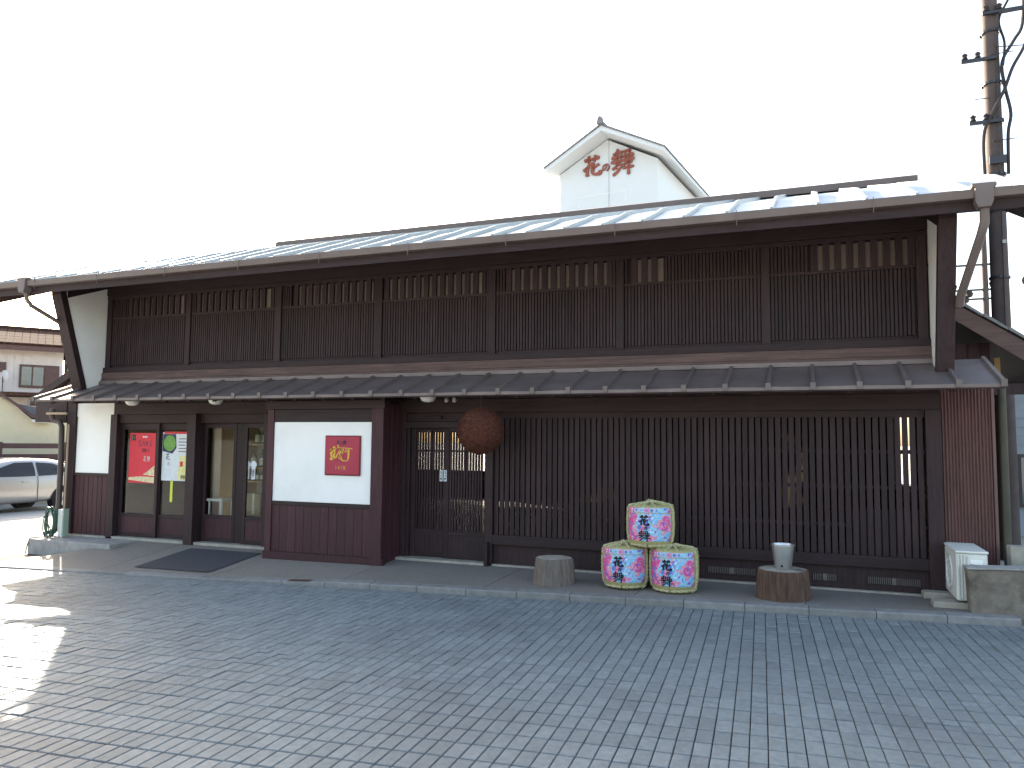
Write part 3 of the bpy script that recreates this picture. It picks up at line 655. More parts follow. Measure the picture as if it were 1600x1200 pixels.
# left side annex roof and wall
ann = empty('side_annex', (-12.3, 10.5, -.25)); tag(ann, 'low side annex with dark sloping roof at the left end of the shop', 'annex')
MB().prism([(-11.42, 9.95, 3.30), (-13.30, 9.95, 2.30), (-13.30, 9.95, 2.22), (-11.42, 9.95, 3.20)], (0, 5, 0)).build('roof', tile_g, ann)
for k in range(12): MB().prism([(-11.42, 10.0+.42*k, 3.20), (-13.2, 10.0+.42*k, 2.26), (-13.2, 10.0+.42*k, 2.20), (-11.42, 10.0+.42*k, 3.13)], (0, .05, 0)).build('rafter', wood, ann)
MB().prism([(-11.44, 9.90, 3.31), (-13.33, 9.90, 2.31), (-13.33, 9.90, 2.20), (-11.44, 9.90, 3.12)], (0, .045, 0)).build('barge_board', wood, ann)
MB().prism([(-11.44, 9.97, 3.14), (-13.0, 9.97, 2.30), (-11.44, 9.97, 2.30)], (0, .04, 0)).build('gable_board', wood_red, ann)
bx('side_return', wood, ann, -12.36, -11.63, 9.29, 9.35, 1.86, 2.26); bx('side_return', wood, ann, -12.36, -12.28, 9.352, 9.9, 1.86, 2.26); bx('return_cap', lroofm, ann, -12.42, -11.63, 9.25, 9.9, 2.262, 2.295)
bx('wall', wood_red, ann, -12.9, -11.46, 13.2, 14.9, -.3, 2.2)
bx('post', wood, ann, -12.9, -12.78, 13.0, 13.12, -.3, 2.2)
bx('side_gutter', gutm, ann, -13.42, -13.33, 9.9, 14.9, 2.18, 2.27)
# left pipes
lp = MB().tube([(-11.84, 9.20, 2.08), (-11.85, 9.20, 1.95), (-11.80, 9.20, 1.88), (-11.68, 9.22, 1.86), (-11.63, 9.22, 1.78), (-11.615, 9.225, 1.2), (-11.615, 9.225, .12), (-11.63, 9.18, .06), (-11.70, 9.05, .02)], .045, 10).build('drain_pipe', pipem, None, smooth=True)
tag(lp, 'brown rainwater downpipe with elbow foot at the left corner of the shop', 'pipe')
tp = MB().tube([(-11.92, 9.16, 2.0), (-11.50, 9.2, 2.0)], .02, 8).tube([(-11.50, 9.24, 1.82), (-11.50, 9.24, .05)], .016, 8)
tag(tp.build('conduit_pipe', tanpipe, None, smooth=True), 'thin tan conduit running down beside the brown downpipe', 'pipe')

# ================================================================ THINGS AT THE FRONT
# cedar ball
cb = empty('cedar_ball', (-3.81, 8.75, 1.44)); tag(cb, 'round reddish brown cedar needle ball hanging under the lower eave', 'cedar ball')
mb = MB(); R0 = .280; Cc = Vector((-3.81, 8.75, 1.728))
mb.lathe([(R0*math.sin(math.pi*i/16), -R0*math.cos(math.pi*i/16)) for i in range(17)], 28, tuple(Cc))
rng = random.Random(3)
for k in range(11000):
    d = Vector((rng.gauss(0, 1), rng.gauss(0, 1), rng.gauss(0, 1))).normalized(); t = d.orthogonal().normalized(); t = Matrix.Rotation(rng.uniform(0, 6.28), 3, d) @ t
    b0 = Cc+d*(R0-.01); tip = Cc+d*(R0+rng.uniform(.010, .022))+t.cross(d)*rng.uniform(-.012, .012)
    mb.poly([b0-t*.005, b0+t*.005, tip])
mb.build('needles', cedar, cb)
MB().tube([(-3.81, 8.75, 2.0), (-3.81, 8.75, 2.21)], .006, 6).build('cord', cablem, cb)
# eave lamps
for i, (x, lab) in enumerate(((-9.72, 'white dome lamp under the lower eave above the posters'), (-8.10, 'white dome lamp under the lower eave above the glass sliding doors'), (-4.62, 'white dome lamp under the lower eave beside the cedar ball'))):
    t = empty('eave_lamp', (x, 8.88, 2.16)); tag(t, lab, 'lamp', 'dome lamps under the eave')
    zc = 2.172
    MB().lathe([(.0, zc-.075), (.05, zc-.070), (.085, zc-.05), (.10, zc-.02)], 20, (x, 8.88, 0)).build('shade', lampw, t, smooth=True)
    MB().lathe([(.104, zc-.022), (.104, zc+.06), (0, zc+.06)], 20, (x, 8.88, 0)).build('base', white_p, t)
t = empty('motion_sensor', (-4.28, 8.85, 2.08)); tag(t, 'tiny twin headed motion sensor fixed under the eave between dome lamp and cedar ball', 'lamp')  # motion sensor under the eave, gives no light
for s in (-1, 1): MB().lathe([(0, 0), (.022, .004), (.028, .03), (.018, .06), (0, .06)], 10, (-4.28+.055*s, 8.85, 2.09)).build('sensor_head', insul, t)
MB().box(-4.35, -4.21, 8.83, 8.87, 2.15, 2.19).build('mount', metal_d, t)
# plaque
pq = empty('shop_sign', (-5.873, 8.84, 1.12)); tag(pq, 'square red shop sign with gold brush lettering on the white panel', 'sign')
MB().box(-6.155, -5.592, 8.835, 8.858, 1.122, 1.660).build('rim', red_d, pq, bevel=.012)
MB().box(-6.140, -5.607, 8.829, 8.836, 1.137, 1.645).build('face', red_p, pq, bevel=.008)
def flat(x0, z0, w_, h_, y): return lambda u, v, h: (x0+u*w_, y-h, z0+v*h_)
brush(MB(), SAKE_K, flat(-6.07, 1.31, .36, .21, 8.8275), .085).build('gold_character', gold, pq)
mb = MB()
for gph, x in ((HANA, -5.965), (NO, -5.905), (MAI, -5.86)): brush(mb, gph, flat(x, 1.535, .05, .06, 8.8275), .13)
mb.build('small_lettering', ink_b, pq)
mb = MB()
for k, gph in enumerate((LAT['1'], NO, LAT['1'], MAI)): brush(mb, gph, flat(-5.985+.045*k, 1.205, .036, .05, 8.8275), .16)
mb.build('small_lettering', gold, pq)
# posters on the first pair of doors
po = empty('red_poster', (-10.0, 9.36, .88)); tag(po, 'red sake poster with dark lettering behind the left glass door', 'poster')
PYR = 9.3825
MB().box(-10.285, -9.735, PYR, PYR+.001, .885, 1.685).build('sheet', poster_r, po)
MB().poly([(-9.98, PYR-.0015, 1.02), (-9.74, PYR-.0015, 1.00), (-9.74, PYR-.0015, 1.17), (-9.80, PYR-.0015, 1.13), (-9.90, PYR-.0015, 1.06)]).build('printed_picture', poster_c, po)
MB().poly([(-10.28, PYR-.0012, .93), (-9.74, PYR-.0012, .89), (-9.74, PYR-.0012, .985), (-10.02, PYR-.0012, .99), (-10.28, PYR-.0012, .97)]).build('printed_ground', poster_c, po)
MB().box(-10.255, -10.165, PYR-.002, PYR-.0012, 1.565, 1.655).build('printed_square', ink, po)
mb = MB()
for k, c in enumerate('21'): brush(mb, LAT[c], flat(-10.243+.037*k, 1.583, .028, .05, PYR-.0025), .18)
mb.build('lettering', poster_c, po)
mb = MB()
for k, c in enumerate('SAKE'): brush(mb, LAT[c], flat(-10.10+.082*k, 1.475, .066, .085, PYR-.0018), .17)
brush(mb, MAI, flat(-10.02, 1.37, .10, .07, PYR-.0018), .09); brush(mb, NO, flat(-9.92, 1.37, .07, .07, PYR-.0018), .09)
mb.build('lettering', ink_b, po)
mb = MB()
for k in range(3): MB().box(-10.01+.035*k, -9.985+.035*k, PYR-.002, PYR-.0015, 1.61, 1.635).build('printed_dot', poster_w, po)
brush(mb, HANA, flat(-9.98, 1.23, .06, .09, PYR-.002), .08); brush(mb, MAI, flat(-9.90, 1.23, .06, .09, PYR-.002), .08)
mb.build('lettering', poster_w, po)
po = empty('white_poster', (-9.33, 9.40, .93)); tag(po, 'white and yellow poster with green ball under red strip on glass door', 'poster')
PYW = 9.4225
MB().box(-9.632, -9.09, PYW, PYW+.001, .935, 1.70).build('sheet', poster_w, po)
MB().box(-9.60, -9.08, PYW-.001, PYW-.0004, 1.672, 1.708).build('red_strip', poster_r, po)
MB().poly([(-9.625, PYW-.0008, 1.67), (-9.36, PYW-.0008, 1.67), (-9.34, PYW-.0008, 1.45), (-9.42, PYW-.0008, 1.36), (-9.625, PYW-.0008, 1.40)]).build('printed_navy', poster_n, po)  # navy part of the print behind the green ball
MB().lathe([(0, 0), (.125, 0)], 28, (-9.485, PYW-.0016, 1.525), axis='y').build('printed_ball', poster_g, po)
MB().poly([(-9.30, PYW-.0012, .95), (-9.10, PYW-.0012, .95), (-9.10, PYW-.0012, 1.33), (-9.27, PYW-.0012, 1.33)]).build('printed_picture', poster_y, po)
MB().box(-9.26, -9.20, PYW-.002, PYW-.0014, 1.16, 1.24).build('printed_spot', poster_r, po)
mb = MB(); brush(mb, HANA, flat(-9.56, 1.26, .09, .11, PYW-.0018), .10); brush(mb, NO, flat(-9.52, 1.17, .06, .07, PYW-.0018), .10); brush(mb, MAI, flat(-9.24, .96, .10, .07, PYW-.0022), .10)
for k in range(5): MB().box(-9.30, -9.13-.02*(k % 3), PYW-.0018, PYW-.0012, 1.39+.05*k, 1.402+.05*k).build('printed_line', ink_b, po)
mb.build('lettering', ink_b, po)
tag(MB().box(-9.44, -9.39, PYW, PYW+.001, .60, .93).build('paper_strip', limestrip), 'narrow lime green strip hanging below the white poster', 'paper strip')
# round topped notices on the second pair of doors
for (x, y, lab) in ((-7.92, 9.405, 'white round topped notice on the left stile of the second glass doors'), (-7.80, 9.37, 'white round topped notice on the pane before the bottle shelf')):
    t = empty('door_notice', (x, y, .98)); tag(t, lab, 'notice')
    if x > -7.9: x = -7.78
    MB().lathe([(0, 0), (.055, 0)], 18, (x, y, 1.22), axis='y').build('disc', poster_w, t)
    MB().box(x-.035, x+.03, y-.001, y-.0002, 1.0, 1.19).build('tail', poster_w, t)
    mb = MB(); brush(mb, MAI, flat(x-.028, 1.03, .045, .13, y-.002), .10); mb.build('lettering', ink_b, t)
t = empty('door_label', (-4.635, 9.39, 1.05)); tag(t, 'pair of small white labels with black writing on the lattice door stile', 'label')
for k in range(2):
    MB().box(-4.69+.06*k, -4.645+.06*k, 9.3965, 9.3985, 1.055, 1.205).build('paper', poster_w, t)
    mb = MB(); brush(mb, HANA, flat(-4.682+.06*k, 1.155, .03, .035, 9.3955), .15); brush(mb, NO, flat(-4.682+.06*k, 1.115, .03, .03, 9.3955), .15); brush(mb, MAI, flat(-4.682+.06*k, 1.07, .03, .035, 9.3955), .12); mb.build('lettering', ink, t)

# shop interior things
bd = bx('display_board', tan_b, None, -9.28, -8.70, 10.34, 10.40, -.008, 1.95); tag(bd, 'tan plywood display board standing inside behind the glass doors', 'board')
st = empty('white_stool', (-9.0, 10.0, 0)); tag(st, 'small white framed stool in front of the tan board indoors', 'stool')
bx('seat', white_p, st, -9.10, -8.80, 9.86, 10.16, .60, .64)
for x in (-9.08, -8.84):
    for y in (9.88, 10.12): bx('leg', white_p, st, x, x+.025, y, y+.025, 0, .60)
sh = empty('bottle_shelf', (-8.25, 10.3, 0)); tag(sh, 'wooden bottle shelf just inside the right glass door', 'shelf')
for z in (.36, .90, 1.12, 1.50): bx('shelf_board', tan_b, sh, -8.62, -7.9, 10.16, 10.46, z, z+.025)
bx('back_panel', inwall, sh, -8.62, -7.9, 10.462, 10.48, .0, 1.95)
for x in (-8.645, -7.90): bx('side_panel', tan_b, sh, x, x+.024, 10.16, 10.48, 0, 1.95)
def bottle_mesh(h, r): 
    return MB().lathe([(0, 0), (r, 0), (r, h*.58), (r*.35, h*.78), (r*.33, h), (0, h)], 14)
bm1 = bottle_mesh(.30, .045).mesh('bottle', bottleg, smooth=True); bm2 = bottle_mesh(.19, .036).mesh('bottle', bottleg, smooth=True)
lb1 = MB().lathe([(.0465, .03), (.0465, .15)], 14).mesh('label', bottlel, smooth=True); lb2 = MB().lathe([(.0375, .02), (.0375, .09)], 14).mesh('label', bottlel, smooth=True)
spots = [(z, x, big) for z, big, row in ((.925, 0, (-8.54, -8.44, -8.34, -8.25, -8.15)), (1.145, 1, (-8.53, -8.36, -8.22, -8.07)), (1.525, 1, (-8.46, -8.32)), (.385, 1, (-8.16, -8.05))) for x in row]
cnt = {}
for z, x, big in spots:
    row = {.925: 'second', 1.145: 'third', 1.525: 'top', .385: 'lowest'}[z]
    t = inst('bottle', bm1 if big else bm2, (x, 10.27, z)); n_ = cnt.get(row, 0); cnt[row] = n_+1
    tag(t, '%s labelled sake bottle from the left on the %s board of the indoor shelf' % (('first', 'second', 'third', 'fourth', 'fifth')[n_], row), 'bottle', 'bottles on the %s shelf board' % row)
    inst('label', lb1 if big else lb2, (x, 10.27, z), t)
cbx = empty('carton', (-8.45, 10.28, .385)); tag(cbx, 'cardboard carton on the lowest board of the bottle shelf', 'carton')
bx('body', cardm, cbx, -8.58, -8.30, 10.18, 10.40, .386, .72); bx('tape', bottlel, cbx, -8.46, -8.42, 10.178, 10.1798, .386, .72)

# sake barrels
def barrel(loc, rz, label, seed):
    r_ = random.Random(seed); L0 = Vector(loc)
    t = empty('sake_barrel', loc); tag(t, label, 'barrel', 'straw wrapped sake barrels in a pyramid')
    prof = [(0, .0), (.175, .0), (.212, .020), (.243, .07), (.256, .15), (.260, .26), (.257, .37), (.250, .440), (.236, .458), (.20, .467), (.10, .476), (0, .480)]
    def R(z):
        for (r0, z0), (r1, z1) in zip(prof[:-1], prof[1:]):
            if z0 <= z <= z1 and z1 > z0: return r0+(r1-r0)*(z-z0)/(z1-z0)
        return .2
    def PT(a, z, off=0): # a=0 faces -Y
        a = a+rz; return (L0.x+math.sin(a)*(R(z)+off), L0.y-math.cos(a)*(R(z)+off), L0.z+z)
    MB().lathe(prof, 44, loc).build('straw_wrap', straw, t, smooth=True)
    A = 1.08
    MB().grid(lambda u, v: PT(-A+2*A*u, .085+.298*v, .004), 30, 10).build('printed_sheet', printm, t, smooth=True)
    MB().grid(lambda u, v: PT(-A+2*A*u, .391+.052*v, .005), 30, 3).build('printed_band', printm, t, smooth=True)
    for k, (a0, a1, mm) in enumerate(((-.62, -.40, print_blue), (-.37, -.18, print_blue), (-.15, .05, print_pink), (.08, .26, print_blue), (.28, .46, print_blue))):
        bk = MB().grid(lambda u, v: PT(a0+(a1-a0)*u, .396+.042*v, .007), 6, 2).build('band_block', mm, t)
        mb = MB(); brush(mb, (HANA, NO, NO, MAI, HANA)[k], lambda u, v, h: PT(a0+.03+(a1-a0-.06)*u, .402+.030*v, .009), .15); mb.build('band_lettering', print_ink, bk)
    mb = MB(); c0 = -.16; hw = .225
    brush(mb, HANA, lambda u, v, h: PT(c0-hw+2*hw*u, .256+.110*v, .008), .19)
    brush(mb, NO, lambda u, v, h: PT(c0-.02+.17*u, .203+.045*v, .008), .22)
    brush(mb, MAI, lambda u, v, h: PT(c0-hw-.03+2*(hw+.03)*u, .092+.108*v, .008), .118)
    mb.build('brush_lettering', ink, t)
    mb = MB(); mb.tube([PT(c0+.27, .112+.008*k, .007) for k in range(3)], .006, 4); mb.build('red_seal', poster_r, t)
    def twist(path, r0, name, closed=False, n=1.0):
        mb = MB(); Pp = [Vector(p) for p in path]; m = len(Pp)
        for ph in (0, math.pi):
            q = []
            for i in range(m):
                d = (Pp[(i+1) % m]-Pp[i-1]) if closed else (Pp[min(i+1, m-1)]-Pp[max(i-1, 0)])
                d.normalize(); a = d.cross(Vector((.3, .2, 1))).normalized(); b = d.cross(a); an = ph+i*n
                q.append(Pp[i]+a*math.cos(an)*r0*.55+b*math.sin(an)*r0*.55)
            mb.tube(q, r0*.62, 5, closed=closed, cap=not closed)
        return mb.build(name, rope_m, t, smooth=True)
    for a in (-1.20, 1.20, 2.4, -2.4):
        twist([PT(a, .01+.443*i/44, .006) for i in range(45)]+[PT(a, .456+.01*i/6, -.02*i+.006) for i in range(1, 5)], .016, 'rope', n=.8)
    # lashings over the lid
    for k, (a, b) in enumerate(((-1.12, 2.4), (1.12, -2.4), (-.25, 2.9), (-.75, 1.9), (.35, -2.6))):
        p, q = Vector(PT(a, .450, 0)), Vector(PT(b, .450, 0)); pts = []
        for i in range(23):
            u = i/22; v = p.lerp(q, u); d = (v.xy-L0.xy).length; v.z = L0.z+max(R(.47)*0+.453+.034*max(0, 1-(d/.235))**.6+.008*k*max(0, 1-d/.2), .44); pts.append(v)
        twist(pts, .014, 'lashing', n=.9)
    mb = MB()
    for k in range(26):
        a = 2*math.pi*k/26+r_.uniform(-.1, .1); e = Vector((L0.x+math.sin(a)*.205, L0.y-math.cos(a)*.205, L0.z+.464)); c = Vector((L0.x+r_.gauss(0, .02), L0.y+r_.gauss(0, .02), L0.z+.486))
        mb.tube([c, c.lerp(e, .5)+Vector((0, 0, .008)), e], .006, 4)
    mb.build('lid_straw', straw, t)
    MB().lathe([(0, .48), (.03, .485), (.045, .498), (.03, .515), (0, .52)], 12, loc).build('knot', rope_m, t, smooth=True)
    twist([PT(2*math.pi*i/80, .035, .006) for i in range(80)], .014, 'bottom_rope', True, n=math.pi/4)
    twist([PT(2*math.pi*i/80, .387, .004) for i in range(80)], .0035, 'band_cord', True, n=math.pi/4)
    return t
zb = pave_z(-1.68, 8.62)
barrel((-1.955, 8.63, zb), .05, 'flower printed straw sake barrel at lower left of the pyramid', 1)
barrel((-1.405, 8.60, zb), -.03, 'flower printed straw sake barrel at lower right of the pyramid', 2)
barrel((-1.665, 8.62, zb+.462), .04, 'flower printed straw sake barrel on top of the other two', 3)

# stumps
def stump(name, c, r0, r1, h, m, label, seed, n=40, lump=.07, flutes=26):
    rr = random.Random(seed); ph = [rr.uniform(0, 6.28) for _ in range(6)]; am = [rr.uniform(.3, 1)*lump for _ in range(6)]
    def rf(t_, z): return 1+sum(am[i]*math.cos((i+1)*t_+ph[i])*.5 for i in range(4))+.024*math.cos(flutes*t_+2*math.sin(3*t_))+.012*math.sin(47*t_+z*9)-.05*max(0, math.cos(3*t_+ph[4]))**18
    t = empty(name, c); tag(t, label, 'tree stump', 'tree stumps along the shop front')
    prof = [(r0*1.05, 0), (r0*1.0, h*.08), (r0+(r1-r0)*.4, h*.4), (r0+(r1-r0)*.75, h*.75), (r1, h*.97), (r1*.97, h)]
    MB().lathe(prof, 120, c, rf=rf).build('bark', m, t, smooth=True)
    MB().lathe([(r1*.972, h-.002), (r1*.6, h+.004), (r1*.25, h+.002), (.001, h)], 120, c, rf=rf).build('cut_top', cuttop, t, smooth=True)
    return t
stump('tree_stump', (-2.79, 8.58, pave_z(-2.79, 8.58)-.005), .232, .205, .295, cutwood, 'small grey barkless tree stump beside the entrance', 5, flutes=19)
s2 = stump('tree_stump', (-.285, 8.62, pave_z(-.285, 8.62)-.005), .268, .248, .30, bark, 'wide brown tree stump with bark under the metal bucket', 9, lump=.04, flutes=34)
MB().lathe([(.075, 0), (.06, .006), (0, .006)], 20, (-.13, 8.57, pave_z(-.285, 8.62)+.296)).build('knot_ring', cutwood, s2)
bk = empty('metal_bucket', (-.285, 8.63, pave_z(-.285, 8.62)+.297)); tag(bk, 'tapered silver metal bucket standing on the brown stump', 'bucket')
MB().lathe([(0, .004), (.078, 0), (.084, .01), (.113, .235), (.120, .24), (.120, .248), (.112, .252), (.106, .24), (.076, .02), (0, .02)], 40, tuple(WL[bk])).build('body', alu, bk, smooth=True)
q = Vector(WL[bk]); MB().lathe([(0, -.003), (.012, 0), (.012, .006)], 12, (q.x-.01, q.y-.0905, q.z+.035), axis='y').build('drain_hole', ink, bk)
# door mat
dm = MB()
dm.grid(lambda u, v: (lambda x, y: (x, y, pave_z(x, y)+.012))(-8.62+1.28*u+.02*v, 8.02+1.02*v), 14, 10)
n0 = len(dm.v)
tag(dm.build('door_mat', matm), 'dark grey rubber door mat on the ramp before the glass doors', 'door mat')
# hose
hz = empty('hose_reel', (-11.33, 9.1, 0)); tag(hz, 'white and green hose hanger board at the left corner of the shop', 'hose hanger')
bx('board', white_p, hz, -11.40, -11.27, 9.05, 9.085, .0, .44, .01); bx('frame', hosefr, hz, -11.265, -11.235, 9.02, 9.12, .0, .45, .005)
bx('hook', hose_m, hz, -11.45, -11.40, 9.0, 9.08, .36, .385, .005)
hp = []
for i in range(150):
    a = i*.245; k = i/150
    hp.append((-11.45+.10*math.sin(a)+.02*math.sin(a*.31), 8.985-.06*k+.012*math.cos(a*1.7), .24+.22*math.cos(a)*(1+.10*math.sin(a*.23))))
hp += [(-11.36, 8.92, .1), (-11.34, 8.90, .02), (-11.5, 8.82, .012), (-11.6, 8.74, .005), (-11.6, 8.70, -.1), (-11.62, 8.69, -.24)]
tag(MB().tube(hp, .0095, 6).build('garden_hose', hose_m, None, smooth=True), 'coiled green garden hose hanging at the left corner', 'hose')

# AC unit on blocks
ac = empty('air_conditioner', (1.44, 9.0, .09)); tag(ac, 'ivory outdoor air conditioner unit by the corrugated wall', 'air conditioner')
bx('casing', ivory, ac, 1.305, 1.575, 8.62, 9.32, .095, .555, .018); bx('lid', ivory, ac, 1.297, 1.583, 8.605, 9.325, .555, .580, .010)
bx('side_cover', ivory, ac, 1.40, 1.560, 8.603, 8.62, .12, .535, .008); bx('handle_recess', white_p, ac, 1.42, 1.53, 8.590, 8.603, .455, .50, .006)
bx('handle_gap', ink, ac, 1.424, 1.526, 8.594, 8.602, .446, .454)
for k in range(3): bx('corner_rib', ivory, ac, 1.318+.026*k, 1.332+.026*k, 8.608, 8.62, .11, .54, .003)
MB().lathe([(.17, 0), (.17, .012), (.155, .014), (.155, 0)], 30, (1.290, 8.97, .33), axis='x').build('fan_grille', white_p, ac)
for k in range(6): bx('grille_bar', white_p, ac, 1.294, 1.299, 8.83, 9.11, .21+.047*k, .22+.047*k)
for k in range(2): bx('foot', metal_d, ac, 1.32, 1.56, 8.70+.45*k, 8.76+.45*k, .078, .096)
for (c, lab, s) in (((1.10, 1.44, 8.62, 8.80, .0, .078), 'pale concrete block under the front of the air conditioner', 0), ((1.07, 1.46, 9.10, 9.27, .0, .079), 'pale concrete block under the rear of the air conditioner', 1)):
    z0 = pave_z(1.2, 8.7)-.01
    b = MB().prism([(c[0], c[2], z0), (c[0]-.0, c[2], z0+.06), (c[0]+.03, c[2], c[5]+z0*0), (c[1], c[2], c[5]), (c[1], c[2], z0)], (0, c[3]-c[2], 0)).build('concrete_block', concrete_l, None, bevel=.01); tag(b, lab, 'concrete block', 'blocks under the air conditioner')
# stained concrete wall, right
cwp = MB(); rr = random.Random(4)
def cwf(u, v):
    x = 1.39+1.3*u+.02*rr.uniform(-1, 1)*(1 if u < .05 else .15); z = -.08+(.515+.055*u)*v+rr.uniform(-.004, .004)*(v > .9); return (x, 8.42+rr.uniform(-.005, .005), z)
cw = empty('concrete_wall', (2.0, 8.5, -.08)); tag(cw, 'low moss stained concrete wall at the right edge', 'wall')
cwp.prism([(1.395, 8.42, -.08), (1.38, 8.42, .20), (1.365, 8.42, .428), (1.9, 8.42, .452), (2.9, 8.42, .49), (2.9, 8.42, -.08)], (0, .17, 0)).build('wall_body', mossy, cw, bevel=.012)
cwp = MB().prism([(1.362, 8.405, .430), (2.9, 8.405, .492), (2.9, 8.405, .512), (1.362, 8.405, .450)], (0, .20, 0)).build('coping', concrete, cw, bevel=.006)
tag(MB().prism([(1.86, 9.0, -.08), (1.84, 9.0, .60), (2.02, 9.0, .60), (2.08, 9.0, .38), (2.08, 9.0, -.08)], (0, .18, 0)).build('concrete_post', concrete_l, None, bevel=.012), 'pale concrete post behind the stained low wall', 'post')

# ================================================================ RIGHT SIDE
cn = empty('lean_to', (2.2, 10.0, 0)); tag(cn, 'lean-to with tiled roof sloping down to the right', 'lean-to')
slope = (2.76-3.30)/(2.30-1.52)
def cz(x): return 3.30+slope*(x-1.52)
MB().prism([(1.44, 9.93, cz(1.44)-.03), (2.95, 9.93, cz(2.95)-.03), (2.95, 9.93, cz(2.95)-.12), (1.44, 9.93, cz(1.44)-.12)], (0, 2.4, 0)).build('roof_deck', wood_x, cn)
MB().prism([(1.44, 9.885, cz(1.44)-.05), (2.95, 9.885, cz(2.95)-.05), (2.95, 9.885, cz(2.95)-.30), (1.44, 9.885, cz(1.44)-.24)], (0, .042, 0)).build('barge_board', wood_sill, cn)
tl = MB().prism([(-.14, 0, .035), (.14, 0, -.015), (.14, 0, -.04), (-.14, 0, -.0)], (0, .27, 0)).mesh('roof_tile', tile_g)
an = math.atan(-slope)
for i in range(6):
    for j in range(9):
        x = 1.50+.235*i
        inst('roof_tile', tl, (x, 9.86+.27*j, cz(x)), cn, rot=(0, an-.12, 0))
rt = MB().lathe([(.07, 0), (.07, 2.4), (0, 2.4)], 12, (1.47, 9.85, cz(1.47)+.05), axis='y').build('ridge_roll', tile_g, cn, smooth=True)
bx('wall', wood_red, cn, 1.42, 1.98, 10.3, 12.1, -.08, 2.80)
for k in range(4): bx('wall_batten', wood, cn, 1.47+.14*k, 1.49+.14*k, 10.28, 10.299, 0, 2.8)
bx('tie_beam', wood, cn, 1.42, 2.90, 10.05, 10.15, 2.18, 2.30); bx('post', wood, cn, 2.80, 2.90, 10.05, 10.15, -.06, 2.18)
bx('post', tan_b, cn, 2.02, 2.08, 10.30, 10.36, 2.30, 2.62)
# utility poles
def pole(name, x, y, z0, z1, r0, r1, label):
    t = empty(name, (x, y, z0)); tag(t, label, 'utility pole'); MB().lathe([(r0, z0), (r1, z1), (0, z1)], 20, (x, y, 0)).build('shaft', polem, t, smooth=True); return t
px_, py_ = 2.66, 13.0
up = pole('utility_pole', px_, py_, -.05, 10.5, .135, .098, 'tall concrete utility pole with cables behind the right end of the shop')
for z in (4.05, 5.05, 5.60, 6.42, 7.0, 7.8): MB().lathe([(.128, z), (.140, z), (.140, z+.035), (.128, z+.035)], 18, (px_, py_, 0)).build('band', metal_d, up)
for z in (4.55, 5.05): MB().box(px_+.02, px_+.07, py_-.17, py_-.13, z, z+.05).build('band_bolt', insul, up)
MB().box(px_-.10, px_+.12, py_-.17, py_-.13, 5.75, 5.87).build('name_plate', metal_d, up)
for k, pth in enumerate(([(px_-.16, py_-.12, 5.55), (px_-.16, py_-.14, 6.2), (px_-.05, py_-.16, 6.5), (px_+.12, py_-.16, 6.85), (px_+.25, py_-.1, 7.2), (px_+.45, py_, 7.6), (px_+.48, py_, 8.0)],
                         [(px_+.15, py_-.08, 5.6), (px_+.16, py_-.1, 6.2), (px_+.20, py_-.12, 6.5), (px_+.14, py_-.12, 6.9), (px_+.12, py_-.1, 7.3), (px_+.30, py_, 7.65), (px_+.42, py_, 7.9), (px_+.46, py_, 8.6)],
                         [(px_+.13, py_-.1, 7.25), (px_+.16, py_-.1, 7.6), (px_+.12, py_, 8.0), (px_+.25, py_, 8.3), (px_+.5, py_, 8.8)],
                         [(px_+.02, py_-.15, 3.2), (px_+.03, py_-.15, 5.8), (px_+.05, py_-.14, 7.2), (px_+.10, py_-.13, 8.2)])):
    MB().tube(cat(pth), (.024, .024, .018, .009)[k], 7).build('cable', cablem, up, smooth=True)
for (z, a, b) in ((8.05, -.12, .8), (7.35, -.42, .05), (6.38, -.34, .10)):
    MB().box(px_+a, px_+b, py_-.16, py_-.11, z, z+.045).build('cross_arm', metal_d, up)
    for q in (a+.05, a+.22): MB().lathe([(.01, 0), (.045, .02), (.03, .05), (.045, .08), (.0, .12)], 10, (px_+q, py_-.135, z+.04)).build('insulator', cablem, up)
for k in range(3):
    z = 6.1+.66*k; MB().tube([(px_-.05, py_-.14, z), (px_-.26 if k % 2 else px_+.26, py_-.16, z)], .008, 5).build('step_bolt', metal_d, up)
p2 = pole('utility_pole', 7.23, 38.0, -.1, 10.7, .16, .11, 'distant slender utility pole seen left of the tall pole')
for z in (9.4, 8.3, 7.9): MB().box(5.9, 7.9, 37.9, 38.0, z, z+.08).build('cross_arm', metal_d, p2)
for k, (x, z) in enumerate(((6.0, 8.35), (6.35, 8.2), (6.6, 8.0), (6.45, 7.75), (7.5, 8.4))): MB().lathe([(0, 0), (.12, .05), (.16, .2), (.05, .35), (0, .36)], 8, (x, 37.9, z)).build('insulator', cablem, p2)
mbw = [([(2.66, 12.9, 8.05), (9, 9, 7.2)], 'upper black wire running right from the tall utility pole'), ([(2.70, 12.9, 7.55), (9, 9, 6.0)], 'lower black wire running right from the tall utility pole')]
for pth, lab in mbw:
    a, b = Vector(pth[0]), Vector(pth[1]); tag(MB().tube([a.lerp(b, i/10)-Vector((0, 0, .3*math.sin(math.pi*i/10))) for i in range(11)], .008, 5).build('power_line', cablem), lab, 'wire')
gw = MB().tube([(3.0, 13.2, 6.6), (3.12, 13.2, 3.2)], .004, 5)
gwo = gw.build('guy_wire', metal_d); tag(gwo, 'thin guy wire with a round ball beside the tall pole', 'wire')
MB().lathe([(.09*math.sin(math.pi*i/10), -.09*math.cos(math.pi*i/10)) for i in range(11)], 14, (3.07, 13.2, 4.05)).build('ball', insul, gwo, smooth=True)
